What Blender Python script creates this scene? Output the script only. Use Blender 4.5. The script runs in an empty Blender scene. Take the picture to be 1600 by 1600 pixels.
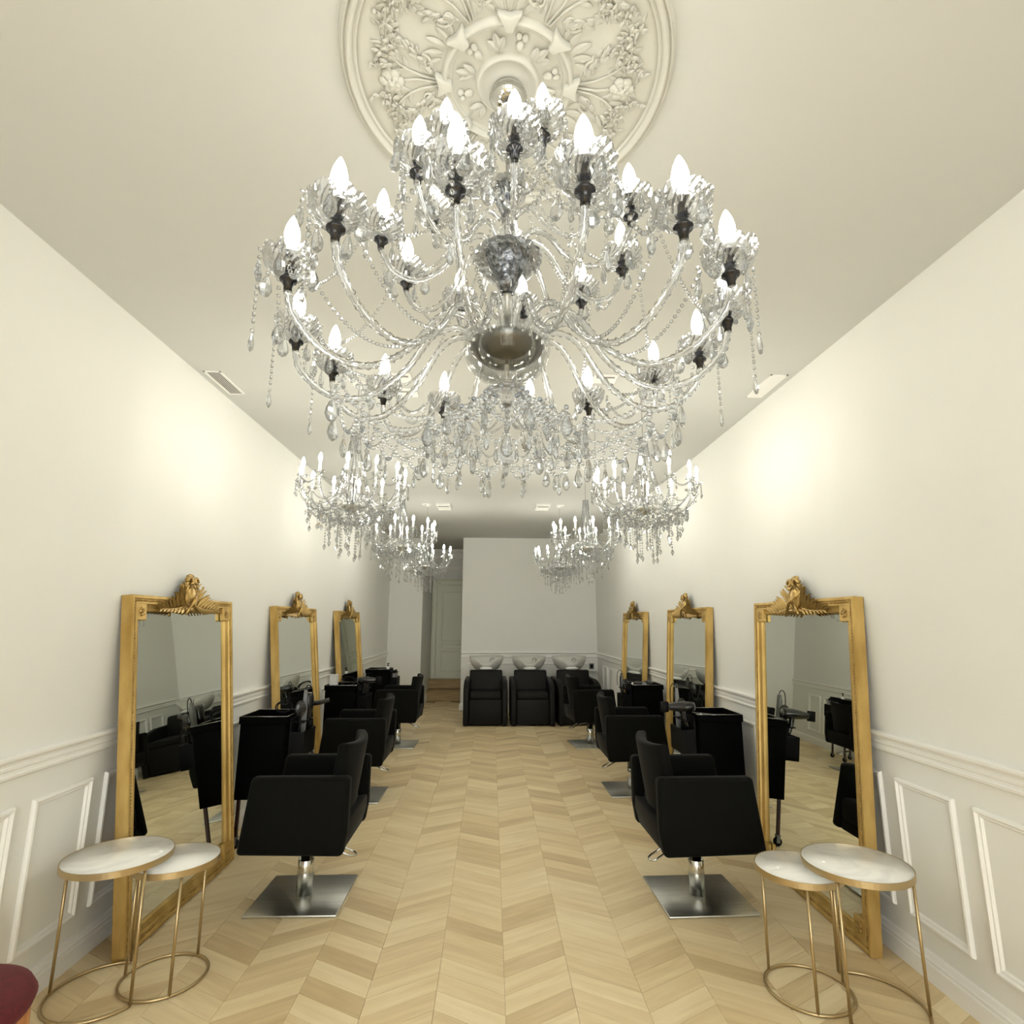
import bpy, bmesh, math, random
from mathutils import Matrix, Vector, Quaternion
PI = math.pi
S = bpy.context.scene
COL = S.collection
random.seed(7)

# ------------------------------------------------------------------ camera, light, exposure
cam_d = bpy.data.cameras.new('camera')
cam = bpy.data.objects.new('camera', cam_d)
COL.objects.link(cam)
S.camera = cam
PITCH, YAW, ROLL = 0.19507, 0.03567, 0.0029952
fw = Vector((math.sin(YAW) * math.cos(PITCH), math.cos(YAW) * math.cos(PITCH), math.sin(PITCH)))
r0 = Vector((math.cos(YAW), -math.sin(YAW), 0)); u0 = r0.cross(fw)
rt = r0 * math.cos(ROLL) + u0 * math.sin(ROLL); up = -r0 * math.sin(ROLL) + u0 * math.cos(ROLL)
Rm = Matrix((rt, up, -fw)).transposed()
cam.matrix_world = Matrix.Translation((0, 0, 1.5)) @ Rm.to_4x4()
cam_d.sensor_width = 36; cam_d.sensor_fit = 'HORIZONTAL'
cam_d.lens = 876.8 * 36 / 1600
cam_d.clip_start = 0.02

w = bpy.data.worlds.new('world'); S.world = w; w.use_nodes = True
w.node_tree.nodes['Background'].inputs[0].default_value = (1.0, 1.0, 0.95, 1)
w.node_tree.nodes['Background'].inputs[1].default_value = 5.4  # bright background acts as soft fill through the added front glazing
S.view_settings.view_transform = 'Standard'
S.view_settings.look = 'None'
S.view_settings.exposure = 0.44
S.view_settings.gamma = 1
S.view_settings.use_curve_mapping = False
BULB_BIG = 18.5
BULB_SMALL = 122.0
LAMP_TINT = (1.0, 0.965, 0.83)
cy = S.cycles
cy.max_bounces = 14; cy.diffuse_bounces = 5; cy.glossy_bounces = 6
cy.transmission_bounces = 9; cy.transparent_max_bounces = 24
cy.caustics_reflective = False; cy.caustics_refractive = True
cy.sample_clamp_indirect = 4.0
cy.sample_clamp_direct = 0
cy.use_denoising = True
cy.use_adaptive_sampling = True; cy.adaptive_threshold = 0.02
try:
    cy.denoising_prefilter = 'ACCURATE'; cy.use_light_tree = True
except Exception: pass

XL, XR, H, YB, YF = -1.865, 1.91, 3.045, 10.32, -3.0
CX, CY = 0.034, 1.365

# ------------------------------------------------------------------ materials
def mat(name, col, rough=0.5, metal=0.0, spec=0.5, **k):
    m = bpy.data.materials.new(name); m.use_nodes = True
    b = m.node_tree.nodes['Principled BSDF']
    b.inputs['Base Color'].default_value = (*col, 1)
    b.inputs['Roughness'].default_value = rough
    b.inputs['Metallic'].default_value = metal
    b.inputs['Specular IOR Level'].default_value = spec
    for kk, v in k.items():
        b.inputs[kk.replace('_', ' ')].default_value = v
    return m
def nt(m): return m.node_tree.nodes, m.node_tree.links, m.node_tree.nodes['Principled BSDF']
def noise_colour(m, c1, c2, scale, detail=4, stretch=(1, 1, 1), lo=.35, hi=.65, coord='Object', bump=0, bdist=.001):
    n, l, b = nt(m)
    tc = n.new('ShaderNodeTexCoord'); mp = n.new('ShaderNodeMapping'); no = n.new('ShaderNodeTexNoise')
    mp.inputs['Scale'].default_value = stretch
    no.inputs['Scale'].default_value = scale; no.inputs['Detail'].default_value = detail
    cr = n.new('ShaderNodeValToRGB')
    cr.color_ramp.elements[0].position = lo; cr.color_ramp.elements[0].color = (*c1, 1)
    cr.color_ramp.elements[1].position = hi; cr.color_ramp.elements[1].color = (*c2, 1)
    l.new(tc.outputs[coord], mp.inputs[0]); l.new(mp.outputs[0], no.inputs['Vector'])
    l.new(no.outputs['Fac'], cr.inputs[0]); l.new(cr.outputs[0], b.inputs['Base Color'])
    if bump:
        bp = n.new('ShaderNodeBump'); bp.inputs['Strength'].default_value = bump; bp.inputs['Distance'].default_value = bdist
        l.new(no.outputs['Fac'], bp.inputs['Height']); l.new(bp.outputs[0], b.inputs['Normal'])
    return m

M = {}
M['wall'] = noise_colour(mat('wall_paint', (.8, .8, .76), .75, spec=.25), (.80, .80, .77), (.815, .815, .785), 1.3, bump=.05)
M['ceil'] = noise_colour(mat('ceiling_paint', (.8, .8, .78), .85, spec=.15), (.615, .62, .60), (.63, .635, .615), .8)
M['trim'] = mat('trim_paint', (.88, .875, .85), .4, spec=.4)
M['plaster'] = mat('plaster', (.60, .595, .55), .6, spec=.3)
M['door'] = mat('door_paint', (.78, .80, .68), .5)
M['gold'] = noise_colour(mat('gilt', (.6, .38, .1), .5, metal=.65), (.38, .235, .06), (.68, .48, .175), 9, 6, (1, 1, .35), .3, .7, bump=.25, bdist=.002)
M['gold_hi'] = noise_colour(mat('gilt_ornament', (.6, .38, .1), .36, metal=.8), (.26, .15, .04), (.66, .47, .18), 30, 4, lo=.3, hi=.7, bump=.3, bdist=.003)
M['mirror'] = mat('mirror_glass', (.84, .87, .80), .012, metal=1.0)
M['fabric'] = noise_colour(mat('black_upholstery', (.01, .01, .01), .75, spec=.10), (.0022, .0024, .002), (.0035, .0037, .0032), 300, 2, bump=.15, bdist=.0006)
nt(M['fabric'])[2].inputs['Sheen Weight'].default_value = .05
nt(M['fabric'])[2].inputs['Sheen Roughness'].default_value = .4
M['leather'] = mat('black_leatherette', (.004, .004, .0038), .55, spec=.2)
M['plastic'] = mat('black_plastic', (.003, .003, .0035), .4, spec=.10)
M['dark'] = mat('dark_gloss_plastic', (.012, .012, .013), .18, spec=.5)
M['trolley'] = mat('trolley_black', (.002, .002, .0022), .6, spec=.03)
M['leg'] = mat('trolley_leg', (.03, .008, .007), .4)
M['chrome'] = mat('chrome', (.62, .62, .60), .12, metal=1)
M['brushed'] = noise_colour(mat('brushed_steel', (.4, .4, .38), .33, metal=1), (.50, .50, .475), (.70, .70, .66), 3.0, 8, (1, 60, 1), .3, .7)
M['grey'] = mat('grey_plastic', (.16, .16, .165), .35)
M['grey_can'] = mat('grey_canister', (.2, .19, .19), .4)
M['brass'] = mat('satin_brass', (.52, .40, .22), .33, metal=.9)
M['dkmetal'] = mat('dark_chrome', (.045, .045, .05), .18, metal=.9)
M['cone'] = noise_colour(mat('hammered_silver', (.2, .2, .21), .22, metal=1), (.06, .065, .075), (.34, .35, .37), 90, 3, lo=.42, hi=.58, bump=.8, bdist=.004)
M['plate'] = mat('smoked_mirror_plate', (.16, .155, .14), .10, metal=1)
M['white'] = mat('white_plastic', (.8, .8, .78), .3)
M['blue'] = mat('blue_label', (.12, .15, .35), .4)
M['ceramic'] = mat('basin_ceramic', (.62, .62, .585), .22, spec=.5)
M['red'] = noise_colour(mat('maroon_velvet', (.14, .005, .012), .85), (.075, .003, .006), (.115, .005, .010), 60, 3, bump=.2)
nt(M['red'])[2].inputs['Sheen Weight'].default_value = .12
nt(M['red'])[2].inputs['Sheen Tint'].default_value = (.9, .35, .4, 1)
M['legwood'] = noise_colour(mat('stool_wood', (.45, .17, .04), .45), (.36, .13, .03), (.55, .24, .06), 8, 5, (6, 6, 1))
M['stepwood'] = noise_colour(mat('step_wood', (.3, .2, .08), .5), (.34, .23, .10), (.46, .33, .16), 6, 6, (.6, 6, 6))
M['marble'] = noise_colour(mat('white_marble', (.8, .8, .76), .10, spec=.5), (.82, .815, .79), (.96, .955, .92), 5, 9, (1, 1, 1), .34, .47)
nt(M['marble'])[0]['Noise Texture'].inputs['Distortion'].default_value = 1.2
M['slot'] = mat('vent_slot', (.25, .24, .22), .8)

def wood_mat():
    m = mat('oak_chevron', (.5, .35, .18), .42, spec=.35)
    n, l, b = nt(m)
    uv = n.new('ShaderNodeUVMap'); uv.uv_map = 'UVMap'
    at = n.new('ShaderNodeAttribute'); at.attribute_name = 'tone'
    mp = n.new('ShaderNodeMapping'); mp.inputs['Scale'].default_value = (3.0, 34, 1)
    no = n.new('ShaderNodeTexNoise'); no.inputs['Scale'].default_value = 1.0; no.inputs['Detail'].default_value = 6
    no.inputs['Distortion'].default_value = .6
    mp2 = n.new('ShaderNodeMapping'); mp2.inputs['Scale'].default_value = (2.0, 9, 1)
    n2 = n.new('ShaderNodeTexNoise'); n2.inputs['Scale'].default_value = 1.0; n2.inputs['Detail'].default_value = 2
    l.new(uv.outputs[0], mp.inputs[0]); l.new(mp.outputs[0], no.inputs['Vector'])
    l.new(uv.outputs[0], mp2.inputs[0]); l.new(mp2.outputs[0], n2.inputs['Vector'])
    a1 = n.new('ShaderNodeMath'); a1.operation = 'MULTIPLY_ADD'; a1.inputs[1].default_value = .75; a1.inputs[2].default_value = -.375
    l.new(no.outputs['Fac'], a1.inputs[0])
    a3 = n.new('ShaderNodeMath'); a3.operation = 'MULTIPLY_ADD'; a3.inputs[1].default_value = .9
    l.new(n2.outputs['Fac'], a3.inputs[0]); l.new(a1.outputs[0], a3.inputs[2])
    a2 = n.new('ShaderNodeMath'); a2.operation = 'ADD'
    l.new(a3.outputs[0], a2.inputs[0]); l.new(at.outputs['Fac'], a2.inputs[1])
    a4 = n.new('ShaderNodeMath'); a4.operation = 'SUBTRACT'; a4.inputs[1].default_value = .45
    l.new(a2.outputs[0], a4.inputs[0])
    cr = n.new('ShaderNodeValToRGB')
    e = cr.color_ramp.elements
    e[0].position = 0.0; e[0].color = (.62, .465, .255, 1)
    e[1].position = 1.0; e[1].color = (.93, .79, .52, 1)
    x = e.new(.5); x.color = (.79, .625, .37, 1)
    l.new(a4.outputs[0], cr.inputs[0]); l.new(cr.outputs[0], b.inputs['Base Color'])
    return m
M['oak'] = wood_mat()

def glass_mat(name, col=(1, 1, 1), rough=0.0, clear=.35, ior=1.5):
    m = bpy.data.materials.new(name); m.use_nodes = True
    n, l = m.node_tree.nodes, m.node_tree.links
    for x in list(n):
        if x.type != 'OUTPUT_MATERIAL': n.remove(x)
    g = n.new('ShaderNodeBsdfGlass'); g.inputs['Color'].default_value = (*col, 1)
    g.inputs['Roughness'].default_value = rough; g.inputs['IOR'].default_value = ior
    t = n.new('ShaderNodeBsdfTransparent'); t.inputs['Color'].default_value = (.96, .965, .97, 1)
    mx = n.new('ShaderNodeMixShader'); mx.inputs[0].default_value = clear
    l.new(g.outputs[0], mx.inputs[1]); l.new(t.outputs[0], mx.inputs[2])
    l.new(mx.outputs[0], n['Material Output'].inputs[0])
    return m
M['glass'] = glass_mat('clear_crystal', (.94, .95, .965), 0.0, .25, 1.52)
M['glass_pane'] = glass_mat('fill_window_pane', (1, 1, 1), 0, .92)
M['cutglass'] = glass_mat('cut_glass', (.93, .94, .96), 0.0, .32, 1.5)
M['thin'] = glass_mat('thin_bowl_glass', (.97, .98, .97), 0.0, .72, 1.45)
M['bead'] = glass_mat('crystal_beads', (.91, .925, .945), 0.0, .25, 1.6)
def emit(name, col, s):
    m = bpy.data.materials.new(name); m.use_nodes = True
    n, l = m.node_tree.nodes, m.node_tree.links
    for x in list(n):
        if x.type != 'OUTPUT_MATERIAL': n.remove(x)
    e = n.new('ShaderNodeEmission'); e.inputs[0].default_value = (*col, 1); e.inputs[1].default_value = s
    l.new(e.outputs[0], n['Material Output'].inputs[0])
    return m
M['bulb'] = emit('bulb_big', LAMP_TINT, BULB_BIG)
M['bulb_s'] = emit('bulb_small', LAMP_TINT, BULB_SMALL)

# ------------------------------------------------------------------ mesh helpers
class G:
    def __init__(s): s.v = []; s.f = []; s.sm = []
    def add(s, vs, fs, smooth=False, T=None):
        k = len(s.v)
        for p in vs:
            s.v.append(tuple(T @ Vector(p)) if T is not None else tuple(p))
        for f in fs:
            s.f.append([i + k for i in f]); s.sm.append(smooth)
        return s
    def box(s, c, d, T=None, smooth=False):
        x, y, z = c; a, b, e = d[0] / 2, d[1] / 2, d[2] / 2
        vs = [(x + i * a, y + j * b, z + k * e) for i in (-1, 1) for j in (-1, 1) for k in (-1, 1)]
        return s.add(vs, [(0, 1, 3, 2), (4, 6, 7, 5), (0, 4, 5, 1), (2, 3, 7, 6), (0, 2, 6, 4), (1, 5, 7, 3)], smooth, T)
    def lathe(s, prof, n=24, T=None, smooth=True, mod=None, cap=True):
        vs = []; m = len(prof)
        for i in range(n):
            a = 2 * PI * i / n
            for j, (r, z) in enumerate(prof):
                if mod: r, z = mod(i, j, r, z, a)
                vs.append((r * math.cos(a), r * math.sin(a), z))
        fs = []
        for i in range(n):
            i2 = (i + 1) % n
            for j in range(m - 1):
                fs.append((i * m + j, i2 * m + j, i2 * m + j + 1, i * m + j + 1))
        if cap:
            if prof[0][0] > 1e-5: fs.append([i * m for i in range(n)][::-1])
            if prof[-1][0] > 1e-5: fs.append([i * m + m - 1 for i in range(n)])
        return s.add(vs, fs, smooth, T)
    def tube(s, pts, rad, n=8, T=None, smooth=True, closed=False, lobes=None, twist=0, caps=True):
        pts = [Vector(p) for p in pts]; N = len(pts)
        rr = rad if isinstance(rad, (list, tuple)) else [rad] * N
        up_ = None; vs = []; L = 0
        for i, p in enumerate(pts):
            a = pts[(i - 1) % N] if (i or closed) else p
            b = pts[(i + 1) % N] if (i < N - 1 or closed) else p
            t = (b - a).normalized()
            if up_ is None:
                up_ = Vector((0, 0, 1)) if abs(t.z) < .9 else Vector((1, 0, 0))
            up_ = (up_ - t * up_.dot(t)).normalized(); sd = t.cross(up_)
            if i: L += (p - pts[i - 1]).length
            for k in range(n):
                ang = 2 * PI * k / n + twist * L
                q = rr[i] * (lobes[k % len(lobes)] if lobes else 1)
                vs.append(p + up_ * math.cos(ang) * q + sd * math.sin(ang) * q)
        fs = []
        for i in range(N if closed else N - 1):
            j = (i + 1) % N
            for k in range(n):
                k2 = (k + 1) % n
                fs.append((i * n + k, i * n + k2, j * n + k2, j * n + k))
        if caps and not closed:
            fs.append(list(range(n))[::-1]); fs.append([(N - 1) * n + k for k in range(n)])
        return s.add(vs, fs, smooth, T)
    def ell(s, c, r, nu=8, nv=5, T=None, smooth=True):
        vs = [(c[0], c[1], c[2] - r[2])]; fs = []
        for j in range(1, nv):
            t = -PI / 2 + PI * j / nv
            for i in range(nu):
                a = 2 * PI * i / nu
                vs.append((c[0] + r[0] * math.cos(t) * math.cos(a), c[1] + r[1] * math.cos(t) * math.sin(a), c[2] + r[2] * math.sin(t)))
        vs.append((c[0], c[1], c[2] + r[2])); top = len(vs) - 1
        for i in range(nu):
            i2 = (i + 1) % nu
            fs.append((0, 1 + i2, 1 + i))
            for j in range(nv - 2):
                a = 1 + j * nu
                fs.append((a + i, a + i2, a + nu + i2, a + nu + i))
            fs.append((top, 1 + (nv - 2) * nu + i, 1 + (nv - 2) * nu + i2))
        return s.add(vs, fs, smooth, T)
    def prism(s, poly, a, b, axis='y', T=None, smooth=False):
        def P(u, v, t): return {'y': (u, t, v), 'x': (t, u, v), 'z': (u, v, t)}[axis]
        n = len(poly)
        vs = [P(u, v, a) for u, v in poly] + [P(u, v, b) for u, v in poly]
        fs = [list(range(n)), list(range(n, 2 * n))[::-1]] + [(i, (i + 1) % n, n + (i + 1) % n, n + i) for i in range(n)]
        return s.add(vs, fs, smooth, T)
    def mesh(s, name, bevel=0, seg=2, smooth_all=None):
        me = bpy.data.meshes.new(name)
        me.from_pydata(s.v, [], s.f)
        bm = bmesh.new(); bm.from_mesh(me)
        bm.faces.ensure_lookup_table()
        for f, x in zip(bm.faces, s.sm): f.smooth = x
        bmesh.ops.recalc_face_normals(bm, faces=bm.faces)
        if bevel:
            es = [e for e in bm.edges if e.is_manifold and e.calc_face_angle(0) > .5]
            bmesh.ops.bevel(bm, geom=es, offset=bevel, segments=seg, profile=.5, affect='EDGES', clamp_overlap=True)
            if seg > 1:
                for f in bm.faces: f.smooth = True
        if smooth_all is not None:
            for f in bm.faces: f.smooth = smooth_all
        bm.to_mesh(me); bm.free()
        return me

def obj(name, g, m, parent=None, loc=(0, 0, 0), rot=(0, 0, 0), bevel=0, seg=2, label=None, kind=None, smooth_all=None, autosm=False):
    me = g if isinstance(g, bpy.types.Mesh) else g.mesh(name, bevel, seg, smooth_all)
    if m is not None and not me.materials: me.materials.append(m)
    o = bpy.data.objects.new(name, me); COL.objects.link(o)
    o.location = loc; o.rotation_euler = rot
    if parent: o.parent = parent
    if label: o['label'] = label
    if kind: o['kind'] = kind
    if autosm:
        wn = o.modifiers.new('wn', 'WEIGHTED_NORMAL'); wn.keep_sharp = True
    return o
def tag(o, label, cat, group=None):
    o['label'] = label; o['category'] = cat
    if group: o['group'] = group
    return o
def thing(name, label, cat, loc=(0, 0, 0), rot=(0, 0, 0), group=None):
    o = bpy.data.objects.new(name, None); COL.objects.link(o)
    o.empty_display_size = .05
    o.location = loc; o.rotation_euler = rot
    return tag(o, label, cat, group)
def kids(o): return list(o.children)
def dup(root, loc, rot=None, label=None, scale=None):
    def cp(o, par):
        c = o.copy(); COL.objects.link(c); c.parent = par
        for ch in kids(o): cp(ch, c)
        return c
    r = cp(root, None); r.location = loc
    if rot is not None: r.rotation_euler = rot
    if label: r['label'] = label
    return r
def struct(name, g, m, parent=None, **k):
    o = obj(name, g, m, parent, **k)
    if parent is None: o['kind'] = 'structure'
    return o
def XF(loc=(0, 0, 0), rot=(0, 0, 0), sc=(1, 1, 1)):
    from mathutils import Euler
    return Matrix.Translation(loc) @ Euler(rot).to_matrix().to_4x4() @ Matrix.Diagonal((*sc, 1))

# ------------------------------------------------------------------ room shell
T_ = .12
wl = struct('wall_left', G().box(((XL - T_ / 2), (YF + 10.44) / 2, H / 2), (T_, 10.44 - YF, H)), M['wall'])
wr = struct('wall_right', G().box(((XR + T_ / 2), (YF + YB) / 2, H / 2), (T_, YB - YF, H)), M['wall'])
wb = struct('wall_back', G().box(((-.53 + XR + T_) / 2, (YB + 12.1) / 2, H / 2), (XR + T_ + .53, 12.1 - YB, H)), M['wall'])
wret = struct('wall_return', G().box(((XL - T_ - 1.26) / 2, (10.44 + 12.1) / 2, H / 2), (XL * -1 + T_ - 1.26, 12.1 - 10.44, H)), M['wall'])
wend = struct('wall_end', G().box(((-1.26 - .53) / 2, 12.16, H / 2), (.73, .12, H)), M['wall'])
wfr = struct('wall_front', G().box((XL + .2, YF - T_ / 2, H / 2), (.4 + T_, T_, H)).box((XR - .2, YF - T_ / 2, H / 2), (.4 + T_, T_, H)).box(((XL + XR) / 2, YF - T_ / 2, H - .15), (XR - XL + 2 * T_, T_, .3)), M['wall'])
win = thing('fill_window_1', 'x', 'window', ((XL + XR) / 2, YF - .06, 0)); del win['label']; del win['category']; win['kind'] = 'structure'  # added shopfront glazing, out of view, lets world light in as soft fill
gw = XR - XL - .8
for u in (-.5, -.1667, .1667, .5): obj('mullion', G().box((u * (gw - .05), 0, (H - .3) / 2), (.05, .06, H - .3)), M['dark'], win)
for zc in (.03, H - .33): obj('transom', G().box((0, 0, zc), (gw, .06, .06)), M['dark'], win)
for u in (-.333, 0, .333): obj('pane', G().box((u * gw, 0, (H - .3) / 2), (gw / 3 - .05, .008, H - .38)), M['glass_pane'], win)
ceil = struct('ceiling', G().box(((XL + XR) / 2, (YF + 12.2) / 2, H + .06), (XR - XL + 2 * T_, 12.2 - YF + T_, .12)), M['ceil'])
floor = struct('floor', G().box(((XL + XR) / 2, (YF + 12.2) / 2, -.055), (XR - XL + 2 * T_, 12.2 - YF + T_, .1)), M['stepwood'])

# chevron planks
PW, RISE, PX0, CW = .12, .163, .071, .283
GAP = .0007
def plank_verts(xa, xb, sgn, y0):
    # strip between xa..xb, slope: y grows by sgn*RISE over full column
    k = sgn * RISE / CW
    return [(xa, y0, 0), (xb, y0 + k * (xb - xa), 0), (xb, y0 + PW - 2 * GAP + k * (xb - xa), 0), (xa, y0 + PW - 2 * GAP, 0)]
def plank_mesh(name, quads):
    vs, fs, tones, uvs = [], [], [], []
    for q, tone, uo in quads:
        k = len(vs)
        vs += q + [(a, b, -.005) for a, b, c in q]
        fs += [(k, k + 1, k + 2, k + 3), (k, k + 4, k + 5, k + 1), (k + 1, k + 5, k + 6, k + 2), (k + 2, k + 6, k + 7, k + 3), (k + 3, k + 7, k + 4, k)]
        tones += [tone] * 5
        Lx = q[1][0] - q[0][0]
        bu = [(uo, uo * 3.1), (uo + Lx * 1.15, uo * 3.1), (uo + Lx * 1.15, uo * 3.1 + PW * .87), (uo, uo * 3.1 + PW * .87)]
        uvs += bu + [bu[0], bu[0], bu[1], bu[1], bu[1], bu[1], bu[2], bu[2], bu[2], bu[2], bu[3], bu[3], bu[3], bu[3], bu[0], bu[0]]
    me = bpy.data.meshes.new(name); me.from_pydata(vs, [], fs)
    at = me.attributes.new('tone', 'FLOAT', 'FACE'); at.data.foreach_set('value', tones)
    ul = me.uv_layers.new(name='UVMap')
    ul.data.foreach_set('uv', [c for p in uvs for c in p])
    me.materials.append(M['oak'])
    return me
rp = random.Random(3)
VAR = {}
for sg in (-1, 1):
    for v in range(22):
        q = plank_verts(GAP, CW - GAP, sg, 0)
        VAR[sg, v] = plank_mesh('plank', [(q, rp.uniform(0.14, .86), rp.uniform(0, 60))])
stuffq = []; nplank = 0
i0 = math.floor((XL - PX0) / CW)
for ci in range(i0, math.ceil((XR - PX0) / CW)):
    xa, xb = PX0 + ci * CW, PX0 + (ci + 1) * CW
    sg = 1 if ci % 2 == 0 else -1
    base = 0.0 if sg > 0 else RISE
    j0 = int((YF) / PW) + 1
    for j in range(j0, int(11.5 / PW)):
        y0 = 2.66 - 22 * PW + j * PW + base - .02
        lo, hi = XL, XR
        if y0 > 10.25: lo, hi = -1.26, -.53
        if y0 > 11.3: continue
        if xb <= lo or xa >= hi: continue
        ca, cb = max(xa, lo), min(xb, hi)
        full = ca == xa and cb == xb
        if full and 2.42 < y0 < 4.97 and nplank < 300:
            o = bpy.data.objects.new('plank', VAR[sg, rp.randrange(22)]); COL.objects.link(o)
            o.parent = floor; o.location = (xa, y0, 0)
            nplank += 1
        else:
            k = sg * RISE / CW
            q = plank_verts(ca + GAP, cb - GAP, sg, y0 + k * (ca - xa))
            stuffq.append((q, rp.uniform(0.14, .86), rp.uniform(0, 60)))
sp = bpy.data.objects.new('planks', plank_mesh('planks', stuffq)); COL.objects.link(sp); sp.parent = floor; sp['kind'] = 'stuff'

# sweep helper: profile of (out, up) swept between two points along a wall
def run(prof, place, u0, u1):
    g = G(); n = len(prof)
    vs = [place(u0, z, d) for d, z in prof] + [place(u1, z, d) for d, z in prof]
    fs = [(i, (i + 1) % n, n + (i + 1) % n, n + i) for i in range(n)] + [list(range(n)), list(range(n, 2 * n))]
    return g.add(vs, fs)
pl_left = lambda u, z, d: (XL + d, u, z)
pl_right = lambda u, z, d: (XR - d, u, z)
pl_back = lambda u, z, d: (u, YB - d, z)
RAIL = [(0, .895), (.006, .895), (.016, .902), (.018, .912), (.010, .916), (.010, .928), (.016, .934), (.016, .944), (.011, .948), (.013, .958), (.026, .966), (.033, .974), (.033, .984), (.026, .988), (0, .988)]
BASE = [(0, 0), (.022, 0), (.022, .070), (.017, .074), (.017, .082), (.020, .087), (.014, .094), (.008, .112), (0, .116)]
struct('trim_1', run(RAIL, pl_left, YF, 10.44), M['trim'])
struct('trim_2', run(RAIL, pl_right, YF, YB), M['trim'])
struct('trim_3', run([(a, b) for a, b in RAIL], pl_back, -.53, XR), M['trim'])
struct('baseboard_left', run(BASE, pl_left, YF, 10.44), M['trim'])
struct('baseboard_right', run(BASE, pl_right, YF, YB), M['trim'])
struct('baseboard_back', run(BASE, pl_back, -.53, XR), M['trim'])
struct('baseboard_return', run(BASE, lambda u, z, d: (u, 10.44 - d, z), XL, -1.26), M['trim'])
struct('baseboard_passage', run(BASE, lambda u, z, d: (-1.26 + d, u, z), 10.44, 11.55), M['trim'])
struct('baseboard_nib', run(BASE, lambda u, z, d: (-.53 - d, u, z), YB, 11.55), M['trim'])
# applied picture-frame mouldings
FP = [(0, 0), (0, .008), (.004, .016), (.012, .018), (.017, .013), (.020, .009), (.027, .009), (.030, .005), (.034, 0)]
def frame_moulding(place, u0, u1, v0, v1):
    g = G(); n = len(FP); vs = []
    for (cu, cv, su, sv) in ((u0, v0, 1, 1), (u1, v0, -1, 1), (u1, v1, -1, -1), (u0, v1, 1, -1)):
        for t, d in FP: vs.append(place(cu + su * t, cv + sv * t, d))
    fs = []
    for c in range(4):
        c2 = (c + 1) % 4
        for i in range(n - 1): fs.append((c * n + i, c * n + i + 1, c2 * n + i + 1, c2 * n + i))
    return g.add(vs, fs)
PIT = .4385
for k in range(-6, 17):
    a = 2.543 + k * PIT
    if a + .346 < 10.4 and a > YF + .2: obj('panel_moulding', frame_moulding(pl_left, a, a + .346, .200, .785), M['trim'], wl)
    a = 2.424 + k * PIT
    if a + .34 < YB - .05 and a > YF + .2: obj('panel_moulding', frame_moulding(pl_right, a, a + .34, .214, .795), M['trim'], wr)
obj('panel_moulding', frame_moulding(pl_back, -.42, 1.74, .2, .80), M['trim'], wb)

# passage: steps, door
st = struct('steps', G().box((-.895, 11.85, .095 - .002), (.73, .6, .19)), M['stepwood'])
obj('tread', G().box((-.895, 11.84, .1925 - .012), (.726, .62, .022)), M['stepwood'], st, bevel=.004)
obj('riser', G().box((-.895, 11.98, .285), (.726, .28, .17)), M['stepwood'], st)
obj('tread', G().box((-.895, 11.975, .362), (.726, .31, .022)), M['stepwood'], st, bevel=.004)
dr = thing('door_1', 'x', 'door', (-1.26, 12.1, .374)); del dr['label']; del dr['category']; dr['kind'] = 'structure'
obj('door_leaf', G().box((.42, -.02, .95), (.62, .04, 1.9)), M['door'], dr)
obj('door_casing', G().box((.055, -.03, 1.0), (.10, .06, 2.0)).box((.42, -.03, 1.96), (.64, .06, .10)).box((.42, -.04, 2.03), (.66, .08, .03)).box((.03, -.045, 1.0), (.025, .09, 2.0)), M['door'], dr, bevel=.004, seg=1)
def door_pl(u, z, d): return (u, -.04 - d, z)
for (a, b) in ((.14, .56), (.74, 1.78)):
    obj('door_panel', frame_moulding(door_pl, .22, .68, a, b), M['door'], dr)
obj('door_panel', frame_moulding(door_pl, .22, .68, .60, .70), M['door'], dr)
struct('trim_4', run([(0, 2.86), (.02, 2.86), (.03, 2.88), (.03, 2.90), (.05, 2.93), (.05, 2.96), (.085, 3.0), (.10, 3.045), (0, 3.045)], lambda u, z, d: (u, 12.1 - d, z), -1.26, -.53), M['trim'])
struct('trim_5', run([(0, 2.62), (.02, 2.62), (.03, 2.65), (.02, 2.68), (0, 2.68)], lambda u, z, d: (u, 12.1 - d, z), -1.26, -.53), M['trim'])

# ------------------------------------------------------------------ ceiling pieces
def linear_vent(x0, x1, y0, y1, label):
    o = thing('ceiling_vent', label, 'vent', ((x0 + x1) / 2, (y0 + y1) / 2, H))
    wd, ln = x1 - x0, y1 - y0
    g = G()
    for s in (-1, 1):
        g.box((s * (wd / 2 - .006), 0, -.003), (.012, ln, .006)); g.box((0, s * (ln / 2 - .006), -.003), (wd, .012, .006))
    obj('frame', g, M['trim'], o, bevel=.001, seg=1)
    obj('backing', G().box((0, 0, -.0006), (wd - .02, ln - .02, .001)), M['slot'], o)
    n = 6; sl = G().box((0, 0, 0), (.011, ln - .02, .0012), XF((0, 0, 0), (0, .5, 0))).mesh('slat')
    sl.materials.append(M['trim'])
    for i in range(n):
        obj('slat', sl, None, o, (-wd / 2 + .018 + i * (wd - .036) / (n - 1), 0, -.0045))
    return o
linear_vent(-1.822, -1.712, 3.345, 3.71, 'long white slatted air vent in ceiling beside left wall')
linear_vent(1.75, 1.862, 3.245, 3.61, 'long white slatted air vent in ceiling beside right wall')
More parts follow.
